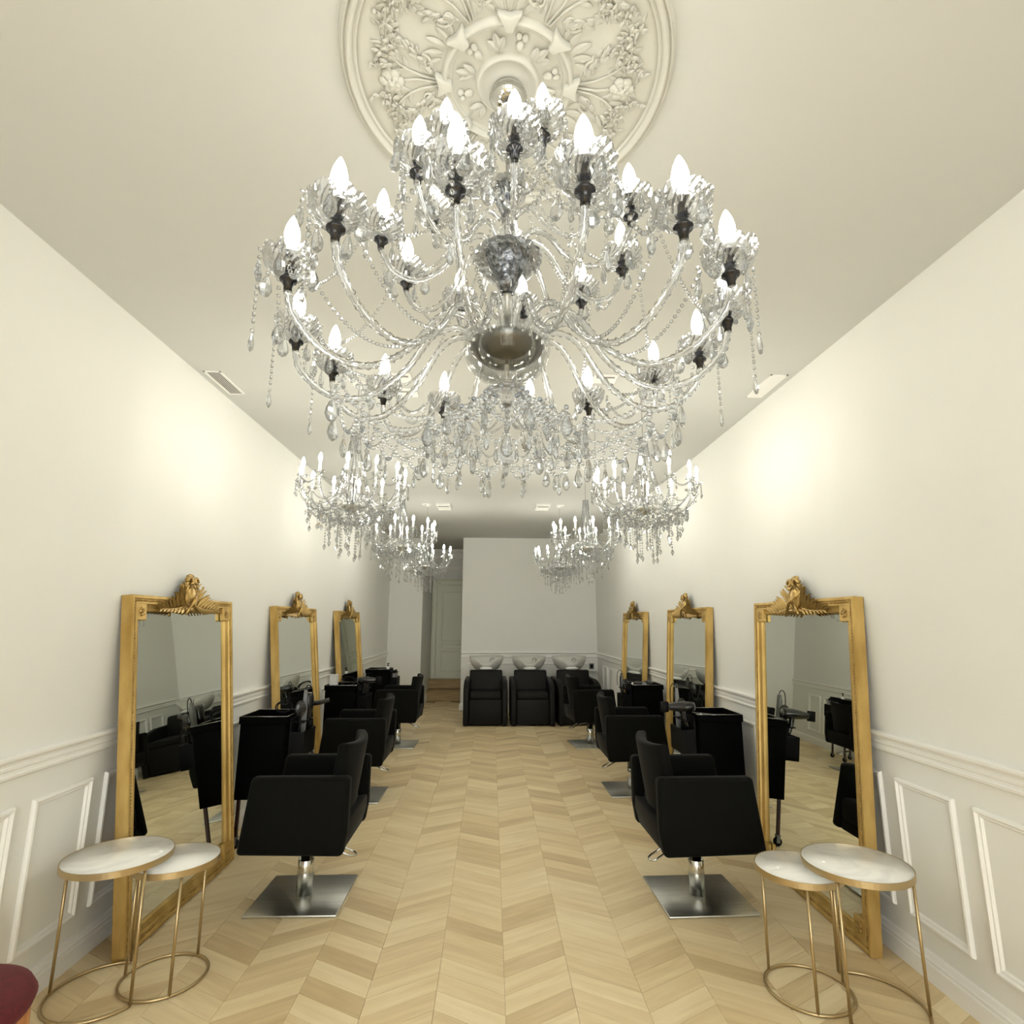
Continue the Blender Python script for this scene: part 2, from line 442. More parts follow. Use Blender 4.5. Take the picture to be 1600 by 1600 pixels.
def square_vent(x, y, sx, sy, label, drop=.012, nm='ceiling_diffuser'):
    o = thing(nm, label, 'vent', (x, y, H))
    g = G().prism([(-sx / 2, -sy / 2), (sx / 2, -sy / 2), (sx / 2, sy / 2), (-sx / 2, sy / 2)], -drop, 0, 'z')
    obj('frame', g, M['trim'], o, bevel=.003, seg=1)
    for k in range(3):
        obj('slat', G().box((0, -sy * .3 + k * sy * .3, -drop - .002), (sx * .78, sy * .10, .004)), M['slot'] if k == 0 else M['trim'], o)
    return o
square_vent(-.60, 3.38, .15, .12, 'small square ceiling diffuser behind big chandelier, nearer left pair', .015)
square_vent(-.585, 3.62, .13, .12, 'small square ceiling diffuser just behind its nearer left neighbour', .015)
square_vent(.71, 3.34, .15, .12, 'small square ceiling diffuser behind right side of big chandelier', .015)
square_vent(-.65, 7.43, .185, .34, 'square ceiling grille left of centre toward back wall', .03)
square_vent(.672, 7.39, .185, .34, 'square ceiling grille right of centre toward back wall', .03)
for x, s in ((-.89, 'left'), (.91, 'right')):
    o = tag(obj('ceiling_spotlight', G().lathe([(.055, 0), (.055, -.004), (.045, -.007), (.03, -.004), (0, -.004)], 20), M['trim'], None, (x, 7.34, H)),
            'thin round white ceiling fitting beside the far %s grille' % s, 'ceiling light')

# ceiling rose
RR = .4725
rose = thing('ceiling_rose', 'large round white plaster ceiling rose with leaves above big chandelier', 'ceiling rose', (CX - .002, CY - .003, H))
obj('plaster_disc', G().lathe([(0, -.002), (.41, -.004), (.43, -.006), (.43, 0)], 72), M['plaster'], rose)
def ring(prof, n=96): return G().lathe(prof, n, cap=False)
obj('rim_moulding', ring([(.425, 0), (.425, -.010), (.430, -.016), (.436, -.010), (.438, -.010), (.441, -.026), (.447, -.031), (.453, -.027), (.455, -.016), (.459, -.016), (.461, -.022), (.465, -.020), (.466, -.010), (.470, -.009), (RR, -.006), (RR, 0)]), M['plaster'], rose)
obj('ring_moulding', ring([(.160, -.002), (.163, -.010), (.167, -.012), (.170, -.008), (.173, -.009), (.177, -.022), (.182, -.024), (.187, -.018), (.190, -.008), (.192, -.002)]), M['plaster'], rose)
obj('centre_boss', ring([(.0, -.030), (.03, -.030), (.05, -.022), (.075, -.014), (.082, -.020), (.088, -.018), (.092, -.006), (.094, -.002)], 64), M['plaster'], rose)
lm = G()
def leaf_geo(g, L, W, Hh, T=None, curl=0.0):
    # x along leaf, raised toward -z
    vs = []; N = 5
    for i in range(N + 1):
        t = i / N; wd = W * math.sin(PI * min(1, t * .93 + .04)) ** .8 * (1 - .25 * t)
        z = -Hh * (.35 + .65 * math.sin(PI * t)) - curl * t * t
        y = .25 * L * math.sin(t * 1.2) * 0
        vs += [(L * t, y - wd / 2, 0 - curl * t * t), (L * t, y - wd * .22, z * .75), (L * t, y, z * .45), (L * t, y + wd * .22, z), (L * t, y + wd / 2, 0 - curl * t * t)]
    fs = []
    for i in range(N):
        for k in range(4): fs.append((i * 5 + k, i * 5 + k + 1, i * 5 + 6 + k, i * 5 + 5 + k))
    g.add(vs, fs, True, T)
leaf_geo(lm, 1, .42, .22, curl=.12); LEAF = lm.mesh('leaf'); LEAF.materials.append(M['plaster'])
rr = random.Random(11); nleaf = 0; small = G()
def rose_leaf(r, a, L, d, z=-.004):
    global nleaf
    x, y = r * math.cos(a), r * math.sin(a)
    if nleaf < 296:
        o = bpy.data.objects.new('leaf', LEAF); COL.objects.link(o); o.parent = rose
        o.location = (x, y, z); o.rotation_euler = (0, 0, d); o.scale = (L, L, L * .8)
        nleaf += 1
    else:
        leaf_geo(small, L, L * .42, L * .2, XF((x, y, z), (0, 0, d)), L * .1)
def stem(g, pts, r0=.0035): g.tube([(p[0] * math.cos(p[1]), p[0] * math.sin(p[1]), -.008) for p in pts], r0, 5)
stems = G(); flowers = []
for k in range(6):
    A0 = k * PI / 3 + PI / 6 - PI / 2
    # long outer spray each side of an axis
    for sgn in (-1, 1):
        pts = [(.20 + .155 * math.sin(t * 1.5), A0 + sgn * (.05 + .40 * t ** 1.3)) for t in [i / 9 for i in range(10)]]
        pts = [(.2 + (.365 - .2) * min(1, t * 1.6) ** .7 + .012 * math.sin(6 * t), A0 + sgn * (.04 + .42 * t)) for t in [i / 10 for i in range(11)]]
        stem(stems, pts)
        for i in range(1, 11):
            r, a = pts[i]; rp_, ap = pts[i - 1]
            dx = r * math.cos(a) - rp_ * math.cos(ap); dy = r * math.sin(a) - rp_ * math.sin(ap)
            d = math.atan2(dy, dx)
            for s2 in (-1, 1):
                if i > 1: rose_leaf(r, a, rr.uniform(.028, .042), d + s2 * rr.uniform(.5, .95))
    # flower cluster on axis
    flowers.append((.335, A0)); 
    stem(stems, [(.20, A0), (.26, A0 + .03), (.33, A0)])
    for j in range(4):
        rose_leaf(.335, A0, .05, A0 + rr.uniform(-2.6, 2.6))
FL = G()
for q, (rad, hh, n) in enumerate(((.036, .010, 6), (.026, .016, 5), (.015, .020, 4))):
    for i in range(n):
        a = 2 * PI * i / n + q * .5
        FL.ell((rad * .62 * math.cos(a), rad * .62 * math.sin(a), -hh * .6), (rad * .45, rad * .45, .008), 8, 4)
FL.ell((0, 0, -.018), (.009, .009, .007), 8, 4)
FLm = FL.mesh('rose_flower'); FLm.materials.append(M['plaster'])
for r, a in flowers: obj('rose_flower', FLm, None, rose, (r * math.cos(a), r * math.sin(a), -.002))
for k in range(6):   # small clusters near the rim
    a = k * PI / 3
    for j in range(9):
        rose_leaf(.365 + rr.uniform(-.03, .03), a - PI / 2 + rr.uniform(-.14, .14), rr.uniform(.02, .03), rr.uniform(0, 6.28), -.005)
    # acanthus sprays outside inner ring
    for j in (-2, -1, 0, 1, 2):
        rose_leaf(.198, a - PI / 2 + j * .09, .06 - .008 * abs(j), a - PI / 2 + j * .42)
    for s2 in (-1, 1):
        sc = G(); pts = []
        for i in range(22):
            t = i / 21; rad = .030 * (1 - t * .75); ang = t * 4.6 * s2
            pts.append((.238 + rad * math.cos(ang + PI / 2 * s2) * .9, s2 * .052 + rad * math.sin(ang + PI / 2 * s2), -.007))
        sc.tube(pts, [.0055 * (1 - .5 * i / 21) for i in range(22)], 6)
        obj('scroll', sc, M['plaster'], rose, (0, 0, 0), (0, 0, a - PI / 2 + .5236))
for k in range(12):  # inner acanthus ring
    a = k * PI / 6
    g = G()
    for j in (-1, 0, 1):
        leaf_geo(g, .056 - .01 * abs(j), .028, .014, XF((0, 0, -.003), (0, 0, j * .55)), .006)
    if k % 2: g = G(); g.ell((.02, 0, -.006), (.016, .012, .010), 8, 5); g.ell((.043, .008, -.006), (.012, .010, .008), 8, 5); g.ell((.043, -.010, -.006), (.010, .010, .008), 8, 5)
    obj('acanthus_leaf', g, M['plaster'], rose, (.098 * math.cos(a + .26), .098 * math.sin(a + .26), -.002), (0, 0, a + .26))
for k in range(8):   # clasps on the ring
    a = k * PI / 4 + PI / 2
    g = G().prism([(.160, -.012), (.176, -.016), (.208, -.034), (.200, 0), (.208, .034), (.176, .016), (.160, .012)], -.030, -.002, 'z')
    obj('clasp', g, M['plaster'], rose, (0, 0, 0), (0, 0, a), bevel=.006, seg=2)
obj('branch', stems, M['plaster'], rose)
for k in range(6):   # dense garlands of tiny leaves and buds near the rim
    for s2 in (-1, 1):
        for i in range(70):
            t = i / 70; rr_ = .385 - .05 * math.sin(t * 3.1) + rr.uniform(-.022, .022); a = k * PI / 3 - PI / 2 + PI / 6 + s2 * (.10 + .40 * t) + rr.uniform(-.02, .02)
            if rr.random() < .75:
                L = rr.uniform(.014, .024); leaf_geo(small, L, L * .5, L * .45, XF((rr_ * math.cos(a), rr_ * math.sin(a), -.006 - rr.random() * .006), (rr.uniform(-.4, .4), rr.uniform(-.4, .4), rr.uniform(0, 6.28))), L * .2)
            else:
                q = rr.uniform(.004, .007); small.ell((rr_ * math.cos(a), rr_ * math.sin(a), -.008), (q, q, q), 6, 4)
        for i in range(26):
            t = i / 26; rr_ = .215 + .10 * t + rr.uniform(-.012, .012); a = k * PI / 3 - PI / 2 + PI / 6 + s2 * (.12 + .22 * math.sin(t * 2)) + rr.uniform(-.03, .03)
            L = rr.uniform(.020, .032); leaf_geo(small, L, L * .45, L * .4, XF((rr_ * math.cos(a), rr_ * math.sin(a), -.005), (0, rr.uniform(-.3, .1), a + s2 * rr.uniform(.2, 1.2))), L * .2)
if small.v: obj('leaves', small, M['plaster'], rose, kind='stuff')

# ------------------------------------------------------------------ chandeliers
def spline(P, n):
    out = []
    P = [Vector(p) for p in P]; Q = [P[0] * 2 - P[1]] + P + [P[-1] * 2 - P[-2]]
    for i in range(1, len(Q) - 2):
        a, b, c, d = Q[i - 1:i + 3]
        for k in range(n):
            t = k / n
            out.append(.5 * ((2 * b) + (c - a) * t + (2 * a - 5 * b + 4 * c - d) * t * t + (3 * b - a - 3 * c + d) * t ** 3))
    out.append(P[-1]); return out
def ico(g, c, r, sub=1):
    key = 'ico%d' % sub
    if key not in CACHE:
        bm = bmesh.new(); bmesh.ops.create_icosphere(bm, subdivisions=sub, radius=1)
        bm.verts.ensure_lookup_table()
        CACHE[key] = ([tuple(v.co) for v in bm.verts], [[v.index for v in f.verts] for f in bm.faces]); bm.free()
    vs, fs = CACHE[key]
    rx, rz = (r, r) if not isinstance(r, tuple) else r
    g.add([(c[0] + a * rx, c[1] + b * rx, c[2] + d * rz) for a, b, d in vs], fs, sub > 1)
CACHE = {}
def octa(g, c, r, h):
    g.add([(c[0] + r, c[1], c[2]), (c[0], c[1] + r, c[2]), (c[0] - r, c[1], c[2]), (c[0], c[1] - r, c[2]), (c[0], c[1], c[2] + h), (c[0], c[1], c[2] - h)],
          [(0, 1, 4), (1, 2, 4), (2, 3, 4), (3, 0, 4), (1, 0, 5), (2, 1, 5), (3, 2, 5), (0, 3, 5)])
def catenary(a, b, sag, n):
    a, b = Vector(a), Vector(b)
    return [a.lerp(b, i / n) - Vector((0, 0, sag * 4 * (i / n) * (1 - i / n))) for i in range(n + 1)]
def chain(g, a, b, sag, r, step, style='round'):
    L = (Vector(b) - Vector(a)).length + 1.6 * abs(sag)
    n = max(2, int(L / step))
    for i, p in enumerate(catenary(a, b, sag, n)):
        if style == 'round': ico(g, p, r, 2)
        elif style == 'ico': ico(g, p, r, 1)
        else: octa(g, p, r, r * 1.35)
def pol(r, a, z): return (r * math.cos(a), r * math.sin(a), z)
def pendant(L, Wd, Dp, n=8):
    g = G()
    g.lathe([(0, 0), (.18 * Wd, -.05 * L), (.42 * Wd, -.38 * L), (.5 * Wd, -.66 * L), (.30 * Wd, -.90 * L), (0, -L)], n, XF(sc=(1, Dp / Wd, 1)), smooth=False)
    ico(g, (0, 0, .006), .005, 1)
    g.tube([(0.004 * math.cos(t), 0, .015 + .004 * math.sin(t)) for t in [i * PI / 3 for i in range(6)]], .0007, 4, closed=True)
    return g

PEND = pendant(.052, .030, .017).mesh('crystal_drop'); PEND.materials.append(M['bead'])
PEND2 = pendant(.040, .014, .014, 6).mesh('crystal_drop'); PEND2.materials.append(M['bead'])
def cup_mesh(R=.054, Hc=.05, n=40, deep=1.0, name='drip_pan'):
    g = G()
    prof = [(.010, .002), (.30 * R, 0), (.58 * R, .07 * Hc), (.80 * R, .24 * Hc), (.93 * R, .46 * Hc), (.99 * R, .70 * Hc), (1.0 * R, .88 * Hc), (1.04 * R, 1.0 * Hc),
            (1.01 * R, 1.02 * Hc), (.95 * R, .86 * Hc), (.92 * R, .66 * Hc), (.86 * R, .46 * Hc), (.72 * R, .27 * Hc), (.48 * R, .12 * Hc), (.010, .09 * Hc)]
    def mod(i, j, r, z, a):
        if 1 < j < 7: r *= 1 + (.055 if (i + j) % 2 else -.03)
        if 6 <= j <= 9:
            sc = abs(math.sin(a * 4)) ** .6
            z += Hc * .16 * (sc - .5); r *= 1 + .05 * (sc - .5)
        return r, z
    g.lathe(prof, n, None, False, mod, cap=False)
    return g.mesh(name)
CUP = cup_mesh(); CUP.materials.append(M['cutglass'])
SOCK = G().lathe([(0, -.034), (.0085, -.034), (.009, -.022), (.011, -.021), (.011, -.014), (.018, -.012), (.019, -.008), (.012, -.004), (.0105, .012), (.013, .02), (.0095, .035), (.0125, .052), (.014, .060), (0, .060)], 16).mesh('socket')
SOCK.materials.append(M['dkmetal'])
COLR = G().lathe([(.0135, .056), (.0145, .058), (.0145, .068), (.012, .072), (0, .072)], 16).mesh('collar'); COLR.materials.append(M['white'])
BULB = G().lathe([(.0105, .070), (.0145, .080), (.0170, .094), (.0165, .106), (.0130, .122), (.0075, .136), (.0025, .146), (0, .148)], 12).mesh('bulb'); BULB.materials.append(M['bulb'])

def arm_mesh(P, r, seg=7, lobes=(1.0, .78, 1.0, .78, 1.0, .78, 1.0, .78), tw=70):
    g = G(); g.tube(spline(P, seg), r, 8, lobes=lobes, twist=tw)
    return g.mesh('arm')

Z0 = H
big = thing('crystal_chandelier', 'largest crystal chandelier hanging from the ornate ceiling rose', 'chandelier', (CX, CY, Z0))
def zz(z): return z - Z0
# centre column
obj('canopy', G().lathe([(0, zz(3.013)), (.050, zz(3.013)), (.055, zz(2.995)), (.045, zz(2.975)), (.015, zz(2.965)), (0, zz(2.962))], 32), M['chrome'], big)
rod = G().lathe([(0, zz(2.97)), (.006, zz(2.97)), (.006, zz(2.13)), (0, zz(2.13))], 12)
rod.tube([(0.010 * math.cos(t), .0, zz(2.92) + .014 * math.sin(t)) for t in [i * PI / 5 for i in range(10)]], .002, 5, closed=True)
obj('rod', rod, M['chrome'], big)
crown = G()
for i in range(14):
    a = 2 * PI * i / 14
    chain(crown, pol(.016, a, zz(2.955)), pol(.055, a, zz(2.87)), .012, .0045, .0105, 'ico')
    chain(crown, pol(.055, a, zz(2.87)), pol(.022, a, zz(2.80)), -.006, .0045, .0105, 'ico')
obj('beads', crown, M['bead'], big, kind='stuff')
def dm(i, j, r, z, a): return (r * (1 + (.04 if (i + j) % 2 else -.02)), z)
obj('glass_vase', G().lathe([(.012, zz(2.715)), (.045, zz(2.705)), (.056, zz(2.695)), (.052, zz(2.675)), (.035, zz(2.65)), (.020, zz(2.62)), (.015, zz(2.58)), (.012, zz(2.575))], 28, mod=dm, smooth=False), M['cutglass'], big)
obj('inner_cone', G().lathe([(.0, zz(2.70)), (.030, zz(2.695)), (.022, zz(2.66)), (.010, zz(2.60)), (0, zz(2.60))], 20), M['cone'], big)
obj('glass_column', G().lathe([(.010, zz(2.58)), (.020, zz(2.57)), (.024, zz(2.55)), (.016, zz(2.53)), (.014, zz(2.50)), (.030, zz(2.492)), (.030, zz(2.486)), (.012, zz(2.482))], 20), M['glass'], big)
obj('glass_bowl', G().lathe([(.010, zz(2.488)), (.075, zz(2.484)), (.092, zz(2.476)), (.090, zz(2.462)), (.074, zz(2.440)), (.050, zz(2.415)), (.030, zz(2.395)), (.022, zz(2.37)), (.020, zz(2.365))], 36, mod=dm, smooth=False), M['cutglass'], big)
obj('inner_cone', G().lathe([(0, zz(2.480)), (.060, zz(2.478)), (.052, zz(2.455)), (.026, zz(2.41)), (.012, zz(2.36)), (0, zz(2.36))], 24), M['cone'], big)
obj('glass_column', G().lathe([(.018, zz(2.365)), (.022, zz(2.35)), (.018, zz(2.33)), (.016, zz(2.29)), (.019, zz(2.26)), (.026, zz(2.24)), (.026, zz(2.225)), (.012, zz(2.22))], 20), M['glass'], big)
# hub plates
obj('hub', G().lathe([(0, zz(2.50)), (.046, zz(2.50)), (.048, zz(2.496)), (.046, zz(2.49)), (0, zz(2.49))], 24), M['chrome'], big)
obj('hub', G().lathe([(0, zz(2.222)), (.092, zz(2.222)), (.099, zz(2.216)), (.099, zz(2.210)), (.092, zz(2.196)), (.068, zz(2.176)), (.036, zz(2.164)), (0, zz(2.161))], 48), M['plate'], big)
def dm2(i, j, r, z, a):
    if j > 5: return r, z
    if j == 0 or j > 10: 
        sc = abs(math.sin(a * 5)); return r * (1 + .03 * sc), z + .008 * sc
    return (r * (1 + (.006 if (i + j) % 2 else -.004)), z)
obj('bottom_bowl', G().lathe([(.112, zz(2.232)), (.114, zz(2.215)), (.112, zz(2.19)), (.102, zz(2.16)), (.082, zz(2.135)), (.050, zz(2.118)), (.020, zz(2.110)),
                              (.020, zz(2.116)), (.048, zz(2.124)), (.078, zz(2.141)), (.097, zz(2.164)), (.107, zz(2.19)), (.108, zz(2.215)), (.108, zz(2.23)), (.112, zz(2.232))], 60, mod=dm2, smooth=True, cap=False), M['thin'], big)
obj('finial_neck', G().lathe([(0, zz(2.109)), (.018, zz(2.108)), (.030, zz(2.10)), (.055, zz(2.092)), (.060, zz(2.086)), (.050, zz(2.078)), (.020, zz(2.07)), (.012, zz(2.04)), (0, zz(2.035))], 24), M['cutglass'], big)

def make_arm(root, mesh, ang, tipr, tipz, first=[0]):
    o = bpy.data.objects.new('arm', mesh); COL.objects.link(o); o.parent = root; o.rotation_euler = (0, 0, ang)
    for nm, me in (('drip_pan', CUP), ('socket', SOCK), ('collar', COLR), ('bulb', BULB)):
        c = bpy.data.objects.new(nm, me); COL.objects.link(c); c.parent = o; c.location = (tipr, 0, tipz)
    return o
# A tier
ZA = 2.378 - .148     # cup base height
armA = arm_mesh([(.07, 0, zz(2.215)), (.12, 0, zz(2.262)), (.19, 0, zz(2.245)), (.27, 0, zz(2.135)), (.365, 0, zz(2.068)), (.46, 0, zz(2.078)), (.53, 0, zz(2.14)), (.549, 0, zz(ZA - .034))], .0098)
armA.materials.append(M['glass'])
armB = arm_mesh([(.035, 0, zz(2.497)), (.07, 0, zz(2.535)), (.12, 0, zz(2.505)), (.17, 0, zz(2.43)), (.235, 0, zz(2.385)), (.30, 0, zz(2.405)), (.333, 0, zz(2.46)), (.337, 0, zz(2.65 - .182))], .0085)
armB.materials.append(M['glass'])
armC = arm_mesh([(.02, 0, zz(2.60)), (.06, 0, zz(2.64)), (.10, 0, zz(2.60)), (.165, 0, zz(2.56)), (.22, 0, zz(2.58)), (.235, 0, zz(2.80 - .182))], .0075)
armC.materials.append(M['glass'])
D = math.radians
AR = [(-151.2, .544), (-127.8, .541), (-100.9, .54), (-77.6, .551), (-55.4, .555), (-34.5, .562), (-14, .55), (7.3, .544), (28.2, .53), (56.5, .53), (80, .56), (112.4, .546), (136.1, .547), (158.6, .547), (178.7, .553)]
AA = [a for a, _ in AR]
BB = [-128.5, -89, -25.8, 11.1, 44.5, 80, 116, 152, -174]
CC = [-70.5, -132.5, 155, 85, 5]
rd = random.Random(5)
beads = G(); nd = 0
def drops(root, ang, r, z, n, R=.056, big_=True):
    for k in range(n):
        a = 2 * PI * k / n + rd.uniform(-.2, .2)
        p = Vector(pol(r, ang, z)) + Vector((R * math.cos(a), R * math.sin(a), 0))
        ico(beads, p + Vector((0, 0, .008)), .006, 1)
        o = bpy.data.objects.new('crystal_drop', PEND if big_ else PEND2); COL.objects.link(o); o.parent = root
        o.location = p + Vector((0, 0, -.016)); o.rotation_euler = (rd.uniform(-.08, .08), rd.uniform(-.08, .08), rd.uniform(0, 3.1))
for a, q in AR:
    o = make_arm(big, armA, D(a), .549, zz(ZA)); o.scale = (q / .549, q / .549, 1)
for a in BB: make_arm(big, armB, D(a), .337, zz(2.65 - .148))
for a in CC: make_arm(big, armC, D(a), .235, zz(2.80 - .148))
for i, a in enumerate(AA):
    A1 = D(a); A2 = D(AA[(i + 1) % len(AA)])
    drops(big, A1, .549, zz(ZA + .030), 5)
    # bead string along the arm down to the bowl rim, and swags to the neighbour cup
    chain(beads, pol(.50, A1, zz(ZA + .02)), pol(.30, A1 + .10, zz(2.12)), .05, .0052, .0135, 'ico')
    chain(beads, pol(.560, A1 + .1, zz(ZA + .02)), pol(.560, A2 - .1, zz(ZA + .02)), .085, .0056, .0145, 'ico')
    # outer long string with a pendant
    p = Vector(pol(.605, A1 + .02, zz(ZA + .015)))
    for k in range(9): ico(beads, p - Vector((0, 0, .020 + .0155 * k)), (.0042, .0068), 1)
    o = bpy.data.objects.new('crystal_drop', PEND2); COL.objects.link(o); o.parent = big; o.location = p - Vector((0, 0, .172))
for i, a in enumerate(BB):
    A1 = D(a); A2 = D(BB[(i + 1) % len(BB)])
    drops(big, A1, .337, zz(2.53), 5)
    chain(beads, pol(.385, A1, zz(2.51)), pol(.50, A1 + .25, zz(2.27)), .045, .0052, .0135, 'ico')
    chain(beads, pol(.345, A1 + .12, zz(2.51)), pol(.345, A2 - .12, zz(2.51)), .08, .0052, .014, 'ico')
    chain(beads, pol(.30, A1, zz(2.51)), pol(.05, A1, zz(2.72)), .05, .005, .014, 'ico')
for i, a in enumerate(CC):
    A1 = D(a)
    drops(big, A1, .235, zz(2.68), 4)
    chain(beads, pol(.17, A1, zz(2.66)), pol(.03, A1, zz(2.82)), .03, .005, .014, 'ico')
# lower basket
lowb = G()
NB = 13
def hang(pm, r, a, z):
    o = bpy.data.objects.new('crystal_drop', pm); COL.objects.link(o); o.parent = big; o.location = pol(r, a, zz(z)); o.rotation_euler = (0, 0, rd.uniform(0, 3))
for i in range(NB):
    a = 2 * PI * i / NB + .1; a2 = 2 * PI * (i + 1) / NB + .1
    m = (a + a2) / 2
    chain(lowb, pol(.058, a, zz(2.078)), pol(.120, a, zz(2.03)), .012, .0062, .0150)
    chain(lowb, pol(.120, a, zz(2.03)), pol(.205, a, zz(1.985)), .035, .0062, .0155)
    chain(lowb, pol(.205, a, zz(1.985)), pol(.205, a2, zz(1.985)), .05, .0062, .0160)
    chain(lowb, pol(.120, a, zz(2.03)), pol(.120, a2, zz(2.03)), .04, .0055, .0145)
    chain(lowb, pol(.058, a, zz(2.078)), pol(.058, a2, zz(2.078)), .01, .0055, .0125)
    for k in range(2): ico(lowb, pol(.205, m, zz(1.925 - .013 * k)), .0052, 1)
    hang(PEND2 if i % 3 else PEND, .205, m, 1.90)
    ico(lowb, pol(.120, m, zz(1.985)), .0052, 1); hang(PEND2, .120, m, 1.97)
    hang(PEND, .205, a, 1.965)
FAR = [a for a in range(-24, 205, 19)]
for i, ad in enumerate(FAR):
    a = D(ad); a2 = D(FAR[i + 1]) if i + 1 < len(FAR) else None
    chain(lowb, pol(.40, a, zz(2.055)), pol(.205, a, zz(1.985)), .04, .0062, .0160)
    chain(lowb, pol(.40, a, zz(2.055)), pol(.43, a, zz(2.0)), .0, .0058, .0150)
    hang(PEND, .43, a, 1.985)
    if a2 is not None:
        chain(lowb, pol(.42, a, zz(2.04)), pol(.42, a2, zz(2.04)), .055, .0068, .0180)
        chain(lowb, pol(.36, a, zz(2.03)), pol(.36, a2, zz(2.03)), .085, .0062, .0165)
        m = (a + a2) / 2
        hang(PEND, .42, m, 1.965); hang(PEND2, .36, m, 1.925)
for i in range(8):
    a = 2 * PI * i / 8; a2 = 2 * PI * (i + 1) / 8
    chain(lowb, pol(.13, a, zz(2.03)), pol(.13, a2, zz(2.03)), .085, .0032, .0085, 'ico')
    o = bpy.data.objects.new('crystal_drop', PEND2); COL.objects.link(o); o.parent = big; o.location = pol(.13, a + PI / 8, zz(1.93))
    o = bpy.data.objects.new('crystal_drop', PEND2); COL.objects.link(o); o.parent = big; o.location = pol(.13, a, zz(1.975))
for k in range(7): ico(lowb, (0, 0, zz(2.03 - .013 * k)), .0055, 2)
obj('bead_strands', beads, M['bead'], big, kind='stuff')
obj('bead_basket', lowb, M['bead'], big, kind='stuff')
obj('crystal_ball', G().ell((0, 0, zz(1.918)), (.022, .022, .022), 16, 10), M['bead'], big)

# small chandeliers
CUPS = cup_mesh(.030, .016, 20); CUPS.materials.append(M['cutglass'])
SLEEVE = G().lathe([(0, -.012), (.010, -.010), (.012, 0), (.0085, .004), (.0085, .072), (0, .072)], 10).mesh('candle_sleeve'); SLEEVE.materials.append(M['white'])
BULBS = G().lathe([(.006, .071), (.0105, .082), (.0120, .092), (.0095, .106), (.0045, .120), (0, .126)], 8).mesh('bulb'); BULBS.materials.append(M['bulb_s'])
def small_chandelier():
    zt = lambda z: z - H
    t = thing('crystal_chandelier', 'x', 'chandelier', (0, 0, H), group='small crystal chandeliers above the styling chairs')
    obj('canopy', G().lathe([(0, 0), (.045, 0), (.043, -.012), (.012, -.03), (0, -.03)], 16), M['white'], t)
    obj('rod', G().lathe([(0, -.02), (.004, -.02), (.004, zt(2.16)), (0, zt(2.16))], 8), M['chrome'], t)
    obj('crown_plate', G().lathe([(0, zt(2.705)), (.03, zt(2.70)), (.034, zt(2.69)), (.022, zt(2.675)), (0, zt(2.67))], 16), M['cutglass'], t)
    obj('column', G().lathe([(.006, zt(2.66)), (.02, zt(2.6)), (.012, zt(2.52)), (.028, zt(2.44)), (.016, zt(2.36)), (.02, zt(2.26)), (.006, zt(2.24))], 14), M['cutglass'], t)
    obj('bottom_bowl', G().lathe([(.0, zt(2.232)), (.068, zt(2.230)), (.074, zt(2.222)), (.066, zt(2.206)), (.040, zt(2.186)), (.012, zt(2.176)), (0, zt(2.172))], 24), M['brushed'], t)
    me = arm_mesh([(.03, 0, zt(2.235)), (.065, 0, zt(2.285)), (.11, 0, zt(2.270)), (.16, 0, zt(2.222)), (.22, 0, zt(2.205)), (.285, 0, zt(2.235)), (.318, 0, zt(2.30)), (.322, 0, zt(2.345))], .0068, 4, (1,), 0)
    me.materials.append(M['glass'])
    s = G(); N = 12
    for i in range(N):
        a = 2 * PI * i / N + .13; a2 = a + 2 * PI / N
        o = bpy.data.objects.new('arm', me); COL.objects.link(o); o.parent = t; o.rotation_euler = (0, 0, a)
        for nm, m_ in (('drip_pan', CUPS), ('candle_sleeve', SLEEVE), ('bulb', BULBS)):
            c = bpy.data.objects.new(nm, m_); COL.objects.link(c); c.parent = o; c.location = (.322, 0, zt(2.354))
        chain(s, pol(.33, a, zt(2.36)), pol(.33, a2, zt(2.36)), .05, .0055, .014, 'o')
        for k in range(3):
            b = a + (k - 1) * .08
            for q in range(3): octa(s, pol(.345, b, zt(2.345 - .017 * q)), .005, .0075)
            octa(s, pol(.345, b, zt(2.285)), .007, .016)
        chain(s, pol(.325, a, zt(2.30)), pol(.10, a, zt(2.22)), .07, .0052, .014, 'o')
    for i in range(16):
        a = 2 * PI * i / 16
        for k in range(26):
            u = k / 25; r = .026 + .085 * u ** 1.6; octa(s, pol(r, a, zt(2.69 - .40 * u)), .0055, .008)
    for r, z, n, cnt in ((.26, 2.20, 16, 4), (.20, 2.18, 15, 7), (.14, 2.16, 13, 10), (.075, 2.15, 9, 12)):
        for i in range(n):
            a = 2 * PI * i / n + r * 7
            ln = cnt + rd.choice((-3, -2, -1, 0, 1, 2))
            jx, jy = rd.uniform(-.012, .012), rd.uniform(-.012, .012)
            p = Vector(pol(r, a, zt(z))) + Vector((jx, jy, 0))
            for k in range(ln):
                q = rd.uniform(.0045, .0075)
                octa(s, p - Vector((0, 0, .0175 * k)), q, q * 1.3)
            octa(s, p - Vector((0, 0, .0175 * ln + .014)), .011, .024)
            octa(s, p + Vector((rd.uniform(-.02, .02), rd.uniform(-.02, .02), -.0175 * (ln * .5))), .008, .018)
            chain(s, pol(r, a, zt(z)), pol(r, a + 2 * PI / n, zt(z)), rd.uniform(.03, .06), .006, .0165, 'o')
            chain(s, pol(r, a, zt(z)), pol(r - .055, a + .1, zt(z - .03)), .03, .005, .0155, 'o')
    obj('bead_strands', s, M['bead'], t, kind='stuff')
    return t
sc0 = small_chandelier()
